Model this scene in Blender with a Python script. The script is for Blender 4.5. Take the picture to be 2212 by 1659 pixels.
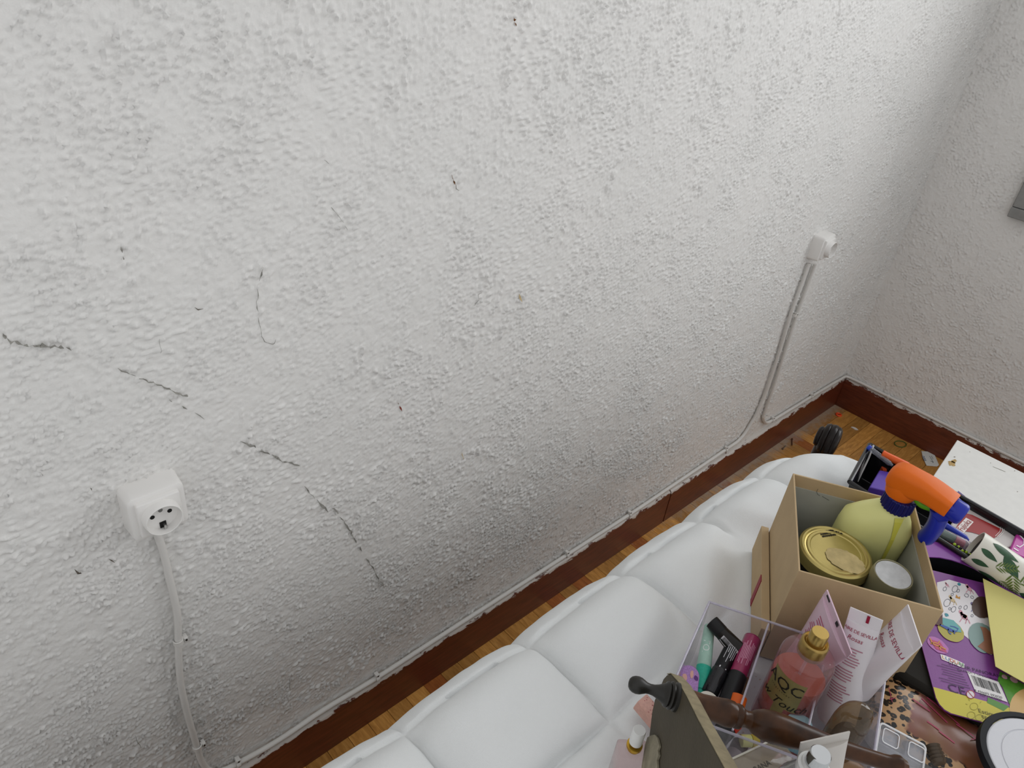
import bpy, bmesh, math, random
import numpy as np
from mathutils import Vector, Matrix, noise as mnoise
random.seed(7)
rng = np.random.default_rng(3)
scene = bpy.context.scene
col = scene.collection
for o in list(bpy.data.objects): bpy.data.objects.remove(o)

# ------------------------------------------------------------------ camera
# world: corner of the room at the origin, the long wall is y = 0, the window wall is x = 0, floor z = 0
RC = np.array([[0.7328104, -0.67189465, 0.10745458], [-0.30000858, -0.46079015, -0.8352648], [0.61072397, 0.57985344, -0.53924598]])
FPX = 1585.58
CAM = np.array([-0.92418728, -0.27457944, 0.51249496]) * 2.6
cd = bpy.data.cameras.new('camera'); cam = bpy.data.objects.new('camera', cd); col.objects.link(cam)
cd.sensor_width = 36; cd.lens = FPX / 2212 * 36; cd.clip_start = 0.02
M4 = Matrix.Identity(4)
for i in range(3):
    M4[i][0] = RC[0][i]; M4[i][1] = -RC[1][i]; M4[i][2] = -RC[2][i]; M4[i][3] = CAM[i]
cam.matrix_world = M4
scene.camera = cam

# ------------------------------------------------------------------ light and exposure
w = bpy.data.worlds.new('world'); scene.world = w; w.use_nodes = True
w.node_tree.nodes['Background'].inputs[0].default_value = (0.985, 0.99, 1.0, 1)
w.node_tree.nodes['Background'].inputs[1].default_value = 0.79
def area(name, loc, target, sx, sy, power, color):
    l = bpy.data.lights.new(name, 'AREA'); l.shape = 'RECTANGLE'; l.size = sx; l.size_y = sy; l.energy = power; l.color = color
    o = bpy.data.objects.new(name, l); col.objects.link(o); o.location = loc
    o.rotation_euler = (Vector(target) - Vector(loc)).to_track_quat('-Z', 'Y').to_euler(); return o
area('window_daylight', (0.10, -1.02, 1.50), (-1.0, -1.02, 1.50), 1.40, 1.36, 27, (1.0, 0.985, 0.965))
scene.view_settings.view_transform = 'Standard'; scene.view_settings.look = 'None'
scene.view_settings.exposure = 0.0; scene.view_settings.gamma = 1.0; scene.view_settings.use_curve_mapping = False
scene.cycles.max_bounces = 10; scene.cycles.transparent_max_bounces = 24; scene.cycles.caustics_refractive = False; scene.cycles.caustics_reflective = False

# ------------------------------------------------------------------ helpers
V = lambda *a: np.array(a, float)
def nrm(v): v = np.asarray(v, float); return v / np.linalg.norm(v)
def ray(u, v): return RC.T @ V((u - 1106) / FPX, (v - 829.5) / FPX, 1.0)
def P(u, v, z):                       # the point of the room at height z that the photograph shows at (u, v)
    r = ray(u, v); return CAM + r * ((z - CAM[2]) / r[2])
def PY(u, v, y): r = ray(u, v); return CAM + r * ((y - CAM[1]) / r[1])
def PN(u, v, p, n): r = ray(u, v); return CAM + r * (((p - CAM) @ n) / (r @ n))

LOC = {}
def empty(name, label, cat, loc, group=None):
    o = bpy.data.objects.new(name, None); col.objects.link(o); o.location = loc; o.empty_display_size = 0.02
    LOC[o.name] = np.asarray(loc, float); o['label'] = label; o['category'] = cat
    if group: o['group'] = group
    return o
def tag(o, label=None, cat=None, group=None, kind=None):
    if label: o['label'] = label
    if cat: o['category'] = cat
    if group: o['group'] = group
    if kind: o['kind'] = kind
    return o
def obj(name, vf, mat, parent=None, smooth=False, bevel=0, loc=None, angle=40, solid=0):
    v, f = vf; v = np.asarray(v, float)
    if parent is not None: base = LOC[parent.name]
    elif loc is not None: base = np.asarray(loc, float)
    else: base = V((v[:, 0].min() + v[:, 0].max()) / 2, (v[:, 1].min() + v[:, 1].max()) / 2, v[:, 2].min())
    me = bpy.data.meshes.new(name); me.from_pydata((v - base).tolist(), [], [list(map(int, q)) for q in f]); me.update()
    bm = bmesh.new(); bm.from_mesh(me); bmesh.ops.recalc_face_normals(bm, faces=bm.faces); bm.to_mesh(me); bm.free()
    me.materials.append(mat)
    o = bpy.data.objects.new(name, me); col.objects.link(o); LOC[o.name] = base
    if parent is not None: o.parent = parent
    else: o.location = base
    if smooth:
        for p in me.polygons: p.use_smooth = True
        try: me.set_sharp_from_angle(angle=math.radians(angle))
        except Exception: pass
    if solid:
        m = o.modifiers.new('solid', 'SOLIDIFY'); m.thickness = solid; m.offset = 0
    if bevel:
        m = o.modifiers.new('bevel', 'BEVEL'); m.width = bevel; m.segments = 2; m.limit_method = 'ANGLE'; m.angle_limit = math.radians(35)
        for p in me.polygons: p.use_smooth = True
        try: me.set_sharp_from_angle(angle=math.radians(50))
        except Exception: pass
    return o
def join(*vfs):
    vs, fs, n = [], [], 0
    for v, f in vfs:
        v = np.asarray(v, float).reshape(-1, 3); vs.append(v); fs += [[i + n for i in q] for q in f]; n += len(v)
    return np.vstack(vs), fs
BOXF = [[0, 1, 3, 2], [4, 6, 7, 5], [0, 4, 5, 1], [2, 3, 7, 6], [0, 2, 6, 4], [1, 5, 7, 3]]
def box(c, ax, h):
    c = np.asarray(c, float); ax = np.asarray(ax, float)
    return [c + ax[0] * h[0] * i + ax[1] * h[1] * j + ax[2] * h[2] * k for i in (-1, 1) for j in (-1, 1) for k in (-1, 1)], BOXF
I3 = np.eye(3)
def abox(x0, x1, y0, y1, z0, z1): return box(((x0 + x1) / 2, (y0 + y1) / 2, (z0 + z1) / 2), I3, (abs(x1 - x0) / 2, abs(y1 - y0) / 2, abs(z1 - z0) / 2))
def basis(d):
    d = nrm(d); a = V(0, 0, 1) if abs(d[2]) < 0.9 else V(1, 0, 0)
    u = nrm(np.cross(a, d)); return u, np.cross(d, u), d
def loft(secs, closed=True, cap=True):
    n = len(secs[0]); v = np.vstack(secs); f = []
    for i in range(len(secs) - 1):
        for j in range(n if closed else n - 1):
            k = (j + 1) % n; f.append([i * n + j, i * n + k, (i + 1) * n + k, (i + 1) * n + j])
    if cap and closed: f.append(list(range(n))[::-1]); f.append([len(v) - n + j for j in range(n)])
    return v, f
def lathe(p0, p1, prof, n=28, cap=True):
    """profile: (t along p0->p1 as a fraction, radius)"""
    p0 = np.asarray(p0, float); p1 = np.asarray(p1, float); u, v, d = basis(p1 - p0)
    an = np.linspace(0, 2 * math.pi, n, endpoint=False)
    return loft([p0 + (p1 - p0) * t + np.outer(np.cos(an), u) * r + np.outer(np.sin(an), v) * r for t, r in prof], cap=cap)
def cyl(p0, p1, r, n=24, b=0.0):
    L = np.linalg.norm(np.asarray(p1) - np.asarray(p0)); e = b / L
    pr = [(0, r), (1, r)] if not b else [(0, r - b), (e * .4, r - b * .35), (e, r), (1 - e, r), (1 - e * .4, r - b * .35), (1, r - b)]
    return lathe(p0, p1, pr, n)
def tube(path, r, n=10):
    path = [np.asarray(p, float) for p in path]; an = np.linspace(0, 2 * math.pi, n, endpoint=False); secs = []; u = None
    for i, p in enumerate(path):
        d = nrm(path[min(i + 1, len(path) - 1)] - path[max(i - 1, 0)])
        if u is None: u = basis(d)[0]
        u = nrm(u - d * (u @ d)); v = np.cross(d, u); rr = r[i] if hasattr(r, '__len__') else r
        secs.append(p + np.outer(np.cos(an), u) * rr + np.outer(np.sin(an), v) * rr)
    return loft(secs)
def spline(pts, n=8):
    pts = [np.asarray(p, float) for p in pts]; q = [2 * pts[0] - pts[1]] + pts + [2 * pts[-1] - pts[-2]]; out = []
    for i in range(1, len(q) - 2):
        for k in range(n):
            t = k / n; a, b, c, d = q[i - 1:i + 3]
            out.append(.5 * (2 * b + (c - a) * t + (2 * a - 5 * b + 4 * c - d) * t * t + (3 * b - a - 3 * c + d) * t ** 3))
    return out + [pts[-1]]
def prism(poly, d):                 # polygon (3-D points, in a plane) swept by the vector d
    poly = np.asarray(poly, float); n = len(poly)
    return np.vstack([poly, poly + np.asarray(d)]), [list(range(n))[::-1], list(range(n, 2 * n))] + [[i, (i + 1) % n, n + (i + 1) % n, n + i] for i in range(n)]
def inset(pl, t):                    # inset a convex 2-D polygon
    pl = np.asarray(pl, float); n = len(pl); c = pl.mean(0); out = []
    L = []
    for i in range(n):
        a, b = pl[i], pl[(i + 1) % n]; d = nrm(b - a); nn = V(-d[1], d[0])
        if (c - a) @ nn < 0: nn = -nn
        L.append((a + nn * t, d))
    for i in range(n):
        (a, d), (b, e) = L[i - 1], L[i]; s = np.linalg.solve(np.array([d, -e]).T, b - a); out.append(a + d * s[0])
    return np.array(out)
def hollow(pl, z0, z1, th, floor=True, pb=None, fl=None):
    """open container: outer polygon pl at z1 (pb at z0), wall thickness th"""
    pl = np.asarray(pl, float)[:, :2]; pb = pl if pb is None else np.asarray(pb, float)[:, :2]; n = len(pl); fl = th if fl is None else fl
    at = lambda q, z: np.c_[q, np.full(len(q), z)]
    if not floor:
        return loft([at(pb, z0), at(pl, z1), at(inset(pl, th), z1), at(inset(pb, th), z0), at(pb, z0)], cap=False)
    return loft([at(pb, z0), at(pl, z1), at(inset(pl, th), z1), at(inset(pb, th), z0 + fl)], cap=True)
def rrect(hx, hy, r, n=5):
    pts = []
    for cx, cy, a0 in ((hx - r, hy - r, 0), (-hx + r, hy - r, 90), (-hx + r, -hy + r, 180), (hx - r, -hy + r, 270)):
        for k in range(n + 1):
            a = math.radians(a0 + 90 * k / n); pts.append((cx + r * math.cos(a), cy + r * math.sin(a)))
    return np.array(pts)
def place2(pts, o, ex, ey): pts = np.asarray(pts, float); return np.asarray(o) + np.outer(pts[:, 0], ex) + np.outer(pts[:, 1], ey)
def rbox(o, ex, ey, ez, hx, hy, z0, z1, r, b=0.002):
    """rounded slab from z0 to z1 along ez, corner radius r, softened rims"""
    s = []
    for z, k in ((z0, b), (z0 + b, 0), (z1 - b, 0), (z1 - .3 * b, .35 * b), (z1, b)):
        s.append(place2(rrect(hx - k, hy - k, max(r - k, 1e-4)), np.asarray(o) + np.asarray(ez) * z, ex, ey))
    return loft(s)
_tc = {}
def text2(s, size=1.0, align='CENTER', shear=0.0, space=1.0):
    cu = bpy.data.curves.new('t', 'FONT'); cu.body = s; cu.size = 1; cu.align_x = align; cu.align_y = 'CENTER'; cu.shear = shear; cu.resolution_u = 2; cu.space_character = space
    o = bpy.data.objects.new('t', cu); col.objects.link(o); bpy.context.view_layer.update()
    dg = bpy.context.evaluated_depsgraph_get(); me = o.evaluated_get(dg).to_mesh()
    v = np.array([p.co[:2] for p in me.vertices]).reshape(-1, 2) * size; f = [list(p.vertices) for p in me.polygons]
    o.evaluated_get(dg).to_mesh_clear(); bpy.data.objects.remove(o); bpy.data.curves.remove(cu)
    return v, f
def flat_text(s, size, o, ex, ey, **k):
    v, f = text2(s, size, **k); return place2(v, o, ex, ey), f
def poly2(pts): return np.asarray(pts, float), [list(range(len(pts)))]
def ell(c, rx, ry, n=20, rot=0, j=0):
    a = np.linspace(0, 2 * math.pi, n, endpoint=False); r = 1 + j * rng.uniform(-1, 1, n)
    x, y = rx * np.cos(a) * r, ry * np.sin(a) * r; cr, sr = math.cos(rot), math.sin(rot)
    return np.c_[c[0] + x * cr - y * sr, c[1] + x * sr + y * cr]
def ring2(c, rx, ry, wd, n=20, rot=0):
    a = ell(c, rx, ry, n, rot); b = ell(c, rx - wd, ry - wd, n, rot)
    return np.vstack([a, b]), [[i, (i + 1) % n, n + (i + 1) % n, n + i] for i in range(n)]
def stroke2(pts, wd):
    pts = np.asarray(pts, float); wd = np.broadcast_to(wd, len(pts)); L, Rr = [], []
    for i in range(len(pts)):
        d = nrm(pts[min(i + 1, len(pts) - 1)] - pts[max(i - 1, 0)]); n = V(-d[1], d[0]) * wd[i] / 2; L.append(pts[i] + n); Rr.append(pts[i] - n)
    m = len(pts); return np.vstack([L, Rr]), [[i, i + 1, m + i + 1, m + i] for i in range(m - 1)]
def join2(*vfs):
    vs, fs, n = [], [], 0
    for v, f in vfs: vs.append(np.asarray(v)); fs += [[i + n for i in q] for q in f]; n += len(v)
    return np.vstack(vs), fs

# ------------------------------------------------------------------ materials
MATS = {}
def srgb(h):
    h = h.lstrip('#'); c = [int(h[i:i + 2], 16) / 255 for i in (0, 2, 4)]
    return tuple(x / 12.92 if x <= .04045 else ((x + .055) / 1.055) ** 2.4 for x in c) + (1,)
def nodes(name):
    m = bpy.data.materials.new(name); m.use_nodes = True; nt = m.node_tree; return m, nt, nt.nodes['Principled BSDF']
def N(nt, t, **k):
    n = nt.nodes.new(t)
    for a, b in k.items():
        if a.startswith('i_'):
            key = a[2:]; key = int(key) if key.isdigit() else key.replace('_', ' '); n.inputs[key].default_value = b
        else: setattr(n, a, b)
    return n
def mat(color, rough=0.5, metal=0.0, bump=0.0, bscale=200, var=0.0, vscale=30, spec=0.32, coat=0.0, sub=0.0, alpha=1):
    key = (color, rough, metal, bump, bscale, var, vscale, spec, coat, sub)
    if key in MATS: return MATS[key]
    m, nt, b = nodes('m_' + color.strip('#')); b.inputs['Base Color'].default_value = srgb(color); b.inputs['Roughness'].default_value = rough
    b.inputs['Metallic'].default_value = metal; b.inputs['Specular IOR Level'].default_value = spec; b.inputs['Coat Weight'].default_value = coat
    if sub: b.inputs['Subsurface Weight'].default_value = sub; b.inputs['Subsurface Radius'].default_value = (.01, .01, .01)
    tc = N(nt, 'ShaderNodeTexCoord')
    if bump:
        n = N(nt, 'ShaderNodeTexNoise', i_Scale=bscale, i_Detail=3.0); nt.links.new(tc.outputs['Object'], n.inputs['Vector'])
        bp = N(nt, 'ShaderNodeBump', i_Strength=bump, i_Distance=0.002); nt.links.new(n.outputs['Fac'], bp.inputs['Height']); nt.links.new(bp.outputs['Normal'], b.inputs['Normal'])
    if var:
        n = N(nt, 'ShaderNodeTexNoise', i_Scale=vscale, i_Detail=4.0); nt.links.new(tc.outputs['Object'], n.inputs['Vector'])
        r = N(nt, 'ShaderNodeMapRange', i_To_Min=1 - var, i_To_Max=1 + var); r.inputs['From Min'].default_value = .3; r.inputs['From Max'].default_value = .7; nt.links.new(n.outputs['Fac'], r.inputs['Value'])
        mx = N(nt, 'ShaderNodeMix', data_type='RGBA', blend_type='MULTIPLY'); mx.inputs['Factor'].default_value = 1; mx.inputs['A'].default_value = srgb(color)
        nt.links.new(r.outputs['Result'], mx.inputs['B']); nt.links.new(mx.outputs['Result'], b.inputs['Base Color'])
    MATS[key] = m; return m
def clear(color='#ffffff', haze=0.06, hazecol='#e8e6ea', rough=0.04, ior=1.45):
    key = ('clear', color, haze, hazecol, rough, ior)
    if key in MATS: return MATS[key]
    m = bpy.data.materials.new('clear_' + color.strip('#')); m.use_nodes = True; nt = m.node_tree; nt.nodes.remove(nt.nodes['Principled BSDF'])
    out = nt.nodes['Material Output']
    tr = N(nt, 'ShaderNodeBsdfTransparent'); tr.inputs[0].default_value = srgb(color)
    gl = N(nt, 'ShaderNodeBsdfGlossy'); gl.inputs['Roughness'].default_value = rough
    df = N(nt, 'ShaderNodeBsdfDiffuse'); df.inputs[0].default_value = srgb(hazecol)
    lw = N(nt, 'ShaderNodeLayerWeight'); lw.inputs[0].default_value = .5; pw = N(nt, 'ShaderNodeMath', operation='POWER'); pw.inputs[1].default_value = 4.0; nt.links.new(lw.outputs['Facing'], pw.inputs[0]); fr = N(nt, 'ShaderNodeMath', operation='MULTIPLY_ADD'); fr.inputs[1].default_value = .75; fr.inputs[2].default_value = .04; nt.links.new(pw.outputs[0], fr.inputs[0])
    m1 = N(nt, 'ShaderNodeMixShader'); m1.inputs[0].default_value = haze; nt.links.new(tr.outputs[0], m1.inputs[1]); nt.links.new(df.outputs[0], m1.inputs[2])
    m2 = N(nt, 'ShaderNodeMixShader'); nt.links.new(fr.outputs[0], m2.inputs[0]); nt.links.new(m1.outputs[0], m2.inputs[1]); nt.links.new(gl.outputs[0], m2.inputs[2])
    nt.links.new(m2.outputs[0], out.inputs['Surface']); MATS[key] = m; return m

def wall_material():
    m, nt, b = nodes('white_plaster_paint'); L = nt.links.new
    b.inputs['Roughness'].default_value = .6; b.inputs['Specular IOR Level'].default_value = .3
    g = N(nt, 'ShaderNodeNewGeometry')
    n1 = N(nt, 'ShaderNodeTexNoise', i_Scale=260.0, i_Detail=2.0); L(g.outputs['Position'], n1.inputs['Vector'])
    bp = N(nt, 'ShaderNodeBump', i_Strength=.35, i_Distance=0.0012); L(n1.outputs['Fac'], bp.inputs['Height']); L(bp.outputs['Normal'], b.inputs['Normal'])
    n2 = N(nt, 'ShaderNodeTexNoise', i_Scale=6.0, i_Detail=3.0); L(g.outputs['Position'], n2.inputs['Vector'])
    cr = N(nt, 'ShaderNodeMix', data_type='RGBA'); cr.inputs['A'].default_value = srgb('#dcdbd8'); cr.inputs['B'].default_value = srgb('#e3e1de')
    L(n2.outputs['Fac'], cr.inputs['Factor']); L(cr.outputs['Result'], b.inputs['Base Color'])
    return m
def wood_floor():
    m, nt, b = nodes('parquet_wood'); L = nt.links.new; b.inputs['Roughness'].default_value = .38
    oi = N(nt, 'ShaderNodeObjectInfo'); tc = N(nt, 'ShaderNodeTexCoord'); g = N(nt, 'ShaderNodeNewGeometry')
    ad = N(nt, 'ShaderNodeVectorMath', operation='ADD'); mu = N(nt, 'ShaderNodeVectorMath', operation='SCALE'); mu.inputs['Scale'].default_value = 1.7
    L(oi.outputs['Location'], mu.inputs[0]); L(tc.outputs['Object'], ad.inputs[0]); L(mu.outputs[0], ad.inputs[1])
    mp = N(nt, 'ShaderNodeMapping'); mp.inputs['Scale'].default_value = (14, 2.2, 4); L(ad.outputs[0], mp.inputs['Vector'])
    n = N(nt, 'ShaderNodeTexNoise', i_Scale=9.0, i_Detail=6.0, i_Roughness=.65, i_Distortion=.6); L(mp.outputs[0], n.inputs['Vector'])
    cr = N(nt, 'ShaderNodeValToRGB'); e = cr.color_ramp.elements
    e[0].position = .25; e[0].color = srgb('#a06c30'); e[1].position = .75; e[1].color = srgb('#e0a85c')
    x = e.new(.5); x.color = srgb('#c58c45'); L(n.outputs['Fac'], cr.inputs[0])
    hs = N(nt, 'ShaderNodeHueSaturation'); L(cr.outputs[0], hs.inputs['Color'])
    mr = N(nt, 'ShaderNodeMapRange', i_To_Min=.68, i_To_Max=1.2); L(oi.outputs['Random'], mr.inputs['Value']); L(mr.outputs[0], hs.inputs['Value'])
    rr = N(nt, 'ShaderNodeMath', operation='GREATER_THAN'); rr.inputs[1].default_value = .86; L(oi.outputs['Random'], rr.inputs[0])
    rd = N(nt, 'ShaderNodeMix', data_type='RGBA', blend_type='MULTIPLY'); rd.inputs['B'].default_value = (.55, .36, .30, 1); L(rr.outputs[0], rd.inputs['Factor']); L(hs.outputs[0], rd.inputs['A'])
    # dust gathered along the skirting
    sp = N(nt, 'ShaderNodeSeparateXYZ'); L(g.outputs['Position'], sp.inputs[0])
    dn = N(nt, 'ShaderNodeMapRange'); dn.inputs['From Min'].default_value = -.075; dn.inputs['From Max'].default_value = -.01; dn.inputs['To Max'].default_value = .55; L(sp.outputs['Y'], dn.inputs['Value'])
    dx = N(nt, 'ShaderNodeMapRange'); dx.inputs['From Min'].default_value = -1.25; dx.inputs['From Max'].default_value = -.75; L(sp.outputs['X'], dx.inputs['Value'])
    dm = N(nt, 'ShaderNodeMath', operation='MULTIPLY'); L(dn.outputs[0], dm.inputs[0]); L(dx.outputs[0], dm.inputs[1])
    n2 = N(nt, 'ShaderNodeTexNoise', i_Scale=55.0, i_Detail=8.0, i_Roughness=.75); L(g.outputs['Position'], n2.inputs['Vector'])
    sm = N(nt, 'ShaderNodeMath', operation='ADD'); L(n2.outputs['Fac'], sm.inputs[0]); L(dm.outputs[0], sm.inputs[1])
    th = N(nt, 'ShaderNodeMapRange', i_To_Max=.75); th.inputs['From Min'].default_value = .66; th.inputs['From Max'].default_value = 1.0; L(sm.outputs[0], th.inputs['Value'])
    du = N(nt, 'ShaderNodeMix', data_type='RGBA'); du.inputs['B'].default_value = srgb('#a99d90'); L(th.outputs[0], du.inputs['Factor']); L(rd.outputs['Result'], du.inputs['A'])
    L(du.outputs['Result'], b.inputs['Base Color'])
    bp = N(nt, 'ShaderNodeBump', i_Strength=.15, i_Distance=.001); L(n.outputs['Fac'], bp.inputs['Height']); L(bp.outputs[0], b.inputs['Normal'])
    return m
def skirting():
    m, nt, b = nodes('mahogany_skirting'); L = nt.links.new; b.inputs['Roughness'].default_value = .34
    g = N(nt, 'ShaderNodeNewGeometry'); sp = N(nt, 'ShaderNodeSeparateXYZ'); L(g.outputs['Position'], sp.inputs[0])
    mp = N(nt, 'ShaderNodeMapping'); mp.inputs['Scale'].default_value = (3, 3, 30); L(g.outputs['Position'], mp.inputs['Vector'])
    n = N(nt, 'ShaderNodeTexNoise', i_Scale=6.0, i_Detail=6.0, i_Roughness=.6); L(mp.outputs[0], n.inputs['Vector'])
    cr = N(nt, 'ShaderNodeValToRGB'); e = cr.color_ramp.elements; e[0].position = .3; e[0].color = srgb('#4a1f10'); e[1].position = .75; e[1].color = srgb('#6f3420'); L(n.outputs['Fac'], cr.inputs[0])
    mp2 = N(nt, 'ShaderNodeMapping'); mp2.inputs['Scale'].default_value = (.5, .5, 1.6); L(g.outputs['Position'], mp2.inputs['Vector'])
    n2 = N(nt, 'ShaderNodeTexNoise', i_Scale=60.0, i_Detail=7.0, i_Roughness=.7); L(mp2.outputs[0], n2.inputs['Vector'])
    a = N(nt, 'ShaderNodeMath', operation='MULTIPLY_ADD'); a.inputs[1].default_value = .05; L(n2.outputs['Fac'], a.inputs[0]); L(sp.outputs['Z'], a.inputs[2])
    th = N(nt, 'ShaderNodeMapRange'); th.inputs['From Min'].default_value = .1275; th.inputs['From Max'].default_value = .129; L(a.outputs[0], th.inputs['Value'])
    mx = N(nt, 'ShaderNodeMix', data_type='RGBA'); mx.inputs['B'].default_value = srgb('#cfc9c3'); L(th.outputs[0], mx.inputs['Factor']); L(cr.outputs[0], mx.inputs['A']); L(mx.outputs['Result'], b.inputs['Base Color'])
    bp = N(nt, 'ShaderNodeBump', i_Strength=.5, i_Distance=.0015); L(th.outputs[0], bp.inputs['Height']); L(bp.outputs[0], b.inputs['Normal'])
    return m
def darkwood(c0='#1d120b', c1='#4a2f1c', rough=.22):
    m, nt, b = nodes('dark_polished_wood'); L = nt.links.new; b.inputs['Roughness'].default_value = rough; b.inputs['Specular IOR Level'].default_value = .25
    tc = N(nt, 'ShaderNodeTexCoord'); n = N(nt, 'ShaderNodeTexNoise', i_Scale=40.0, i_Detail=5.0); L(tc.outputs['Object'], n.inputs['Vector'])
    cr = N(nt, 'ShaderNodeValToRGB'); e = cr.color_ramp.elements; e[0].position = .3; e[0].color = srgb(c0); e[1].position = .8; e[1].color = srgb(c1); L(n.outputs['Fac'], cr.inputs[0]); L(cr.outputs[0], b.inputs['Base Color'])
    return m
def leopard():
    m, nt, b = nodes('leopard_print'); L = nt.links.new; b.inputs['Roughness'].default_value = .3
    tc = N(nt, 'ShaderNodeTexCoord')
    nz = N(nt, 'ShaderNodeTexNoise', i_Scale=60.0, i_Detail=2.0); L(tc.outputs['Object'], nz.inputs['Vector'])
    mx0 = N(nt, 'ShaderNodeMix', data_type='VECTOR'); mx0.inputs['Factor'].default_value = .006
    L(tc.outputs['Object'], mx0.inputs[4]); L(nz.outputs['Color'], mx0.inputs[5])
    vo = N(nt, 'ShaderNodeTexVoronoi', i_Scale=140.0, i_Randomness=.9); L(mx0.outputs[1], vo.inputs['Vector'])
    cr = N(nt, 'ShaderNodeValToRGB'); e = cr.color_ramp.elements; cr.color_ramp.interpolation = 'LINEAR'
    e[0].position = .0; e[0].color = srgb('#7a5530'); e[1].position = 1; e[1].color = srgb('#b9936a')
    for p, c in ((.10, '#6b4a2a'), (.16, '#14100d'), (.46, '#14100d'), (.52, '#b9936a')): x = e.new(p); x.color = srgb(c)
    L(vo.outputs['Distance'], cr.inputs[0])
    # printed picture panel in the middle: brown to dusky pink
    sp = N(nt, 'ShaderNodeSeparateXYZ'); L(tc.outputs['Object'], sp.inputs[0])
    n3 = N(nt, 'ShaderNodeTexNoise', i_Scale=18.0, i_Detail=3.0); L(tc.outputs['Object'], n3.inputs['Vector'])
    pk = N(nt, 'ShaderNodeValToRGB'); e = pk.color_ramp.elements; e[0].position = .35; e[0].color = srgb('#74491f'); e[1].position = .65; e[1].color = srgb('#7d4a44'); L(n3.outputs['Fac'], pk.inputs[0])
    at = N(nt, 'ShaderNodeAttribute', attribute_name='picture')
    md = N(nt, 'ShaderNodeMath', operation='MULTIPLY_ADD'); md.inputs[1].default_value = .5; L(nz.outputs['Fac'], md.inputs[0]); L(at.outputs['Fac'], md.inputs[2])
    rp = N(nt, 'ShaderNodeMapRange'); rp.inputs['From Min'].default_value = .72; rp.inputs['From Max'].default_value = .80; L(md.outputs[0], rp.inputs['Value'])
    mx = N(nt, 'ShaderNodeMix', data_type='RGBA'); L(rp.outputs[0], mx.inputs['Factor']); L(cr.outputs[0], mx.inputs['A']); L(pk.outputs[0], mx.inputs['B']); L(mx.outputs['Result'], b.inputs['Base Color'])
    return m

MW = wall_material(); MFLOOR = wood_floor(); MSK = skirting(); MDARK = darkwood(); MSCR = darkwood('#0c0604', '#1e110b', .3); MDARK2 = darkwood('#241307', '#5e3a20', .28)
WHITEP = mat('#e4e2df', .35); CABLE = mat('#d6d4d0', .5, bump=.15, bscale=300); NAIL = mat('#3a3430', .4, .6)

# ================================================================== THE SETTING
def struct(name, vf, m, parent=None, **k):
    o = obj(name, vf, m, parent, **k)
    if parent is None: o['kind'] = 'structure'; o['label'] = k_label.get(name, name.replace('_', ' '))
    return o
k_label = {'wall_left': 'long white wall with rough stippled plaster', 'wall_right': 'white stippled plaster wall with the window', 'floor': 'brown parquet floor of narrow strips'}
wl = struct('wall_left', abox(-3.4, 0.2, 0, 0.15, 0, 2.6), MW, loc=(-1.6, 0, 0))
wy0, wy1, wz0, wz1 = -0.29, -1.75, 0.82, 2.2
wr = struct('wall_right', join(abox(0, .2, -.001, wy0, 0, 2.6), abox(0, .2, wy1, -2.6, 0, 2.6), abox(0, .2, wy0, wy1, 0, wz0), abox(0, .2, wy0, wy1, wz1, 2.6)), MW, loc=(0, -1.2, 0))
fl = struct('floor', abox(-3.4, 0.2, 0.15, -2.6, -.06, -.004), mat('#3a2615', .6), loc=(-1.6, -1.2, -.06))
# the roller-stippled plaster itself: real relief, bumps of a few millimetres in patches that run up, across or nowhere
def relief(nu, nv, du, amp, seed):
    r = np.random.default_rng(seed); ku = np.fft.fftfreq(nu, du)[:, None]; kv = np.fft.rfftfreq(nv, du)[None, :]
    def band(lu, lv, lo=.45):
        k2 = (ku * lu) ** 2 + (kv * lv) ** 2; F = np.exp(-k2 * .9) * (1 - np.exp(-k2 * 3.0 * lo))
        a = np.fft.irfft2(np.fft.rfft2(r.standard_normal((nu, nv))) * F, s=(nu, nv)); return a / a.std()
    def low(l):
        a = np.fft.irfft2(np.fft.rfft2(r.standard_normal((nu, nv))) * np.exp(-((ku ** 2 + kv ** 2) * l * l * .9)), s=(nu, nv)); return (a - a.mean()) / a.std()
    ss = lambda x, a, b: (lambda t: t * t * (3 - 2 * t))(np.clip((x - a) / (b - a), 0, 1))
    bump = lambda n: ss(n, .15, 2.2)
    st, ve, ho = bump(band(.0056, .0056)), bump(band(.0054, .0125)), bump(band(.014, .0054))
    cols = .30 + .70 * ss(band(.0085, .075), -.5, .7)
    mv, mh, ms, mk = ss(low(.12), -.1, .6), ss(low(.10), .85, 1.3), .60 + .40 * ss(low(.15), -.9, .4), .55 + .45 * ss(low(.030), -.8, .3)
    h = st * (1 - mv) + np.maximum(st * .9, ve) * cols * mv; h = h * (1 - mh) + ho * mh
    return (h * ms * mk + .10 * low(.02) * .5 + .25) * amp
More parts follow.
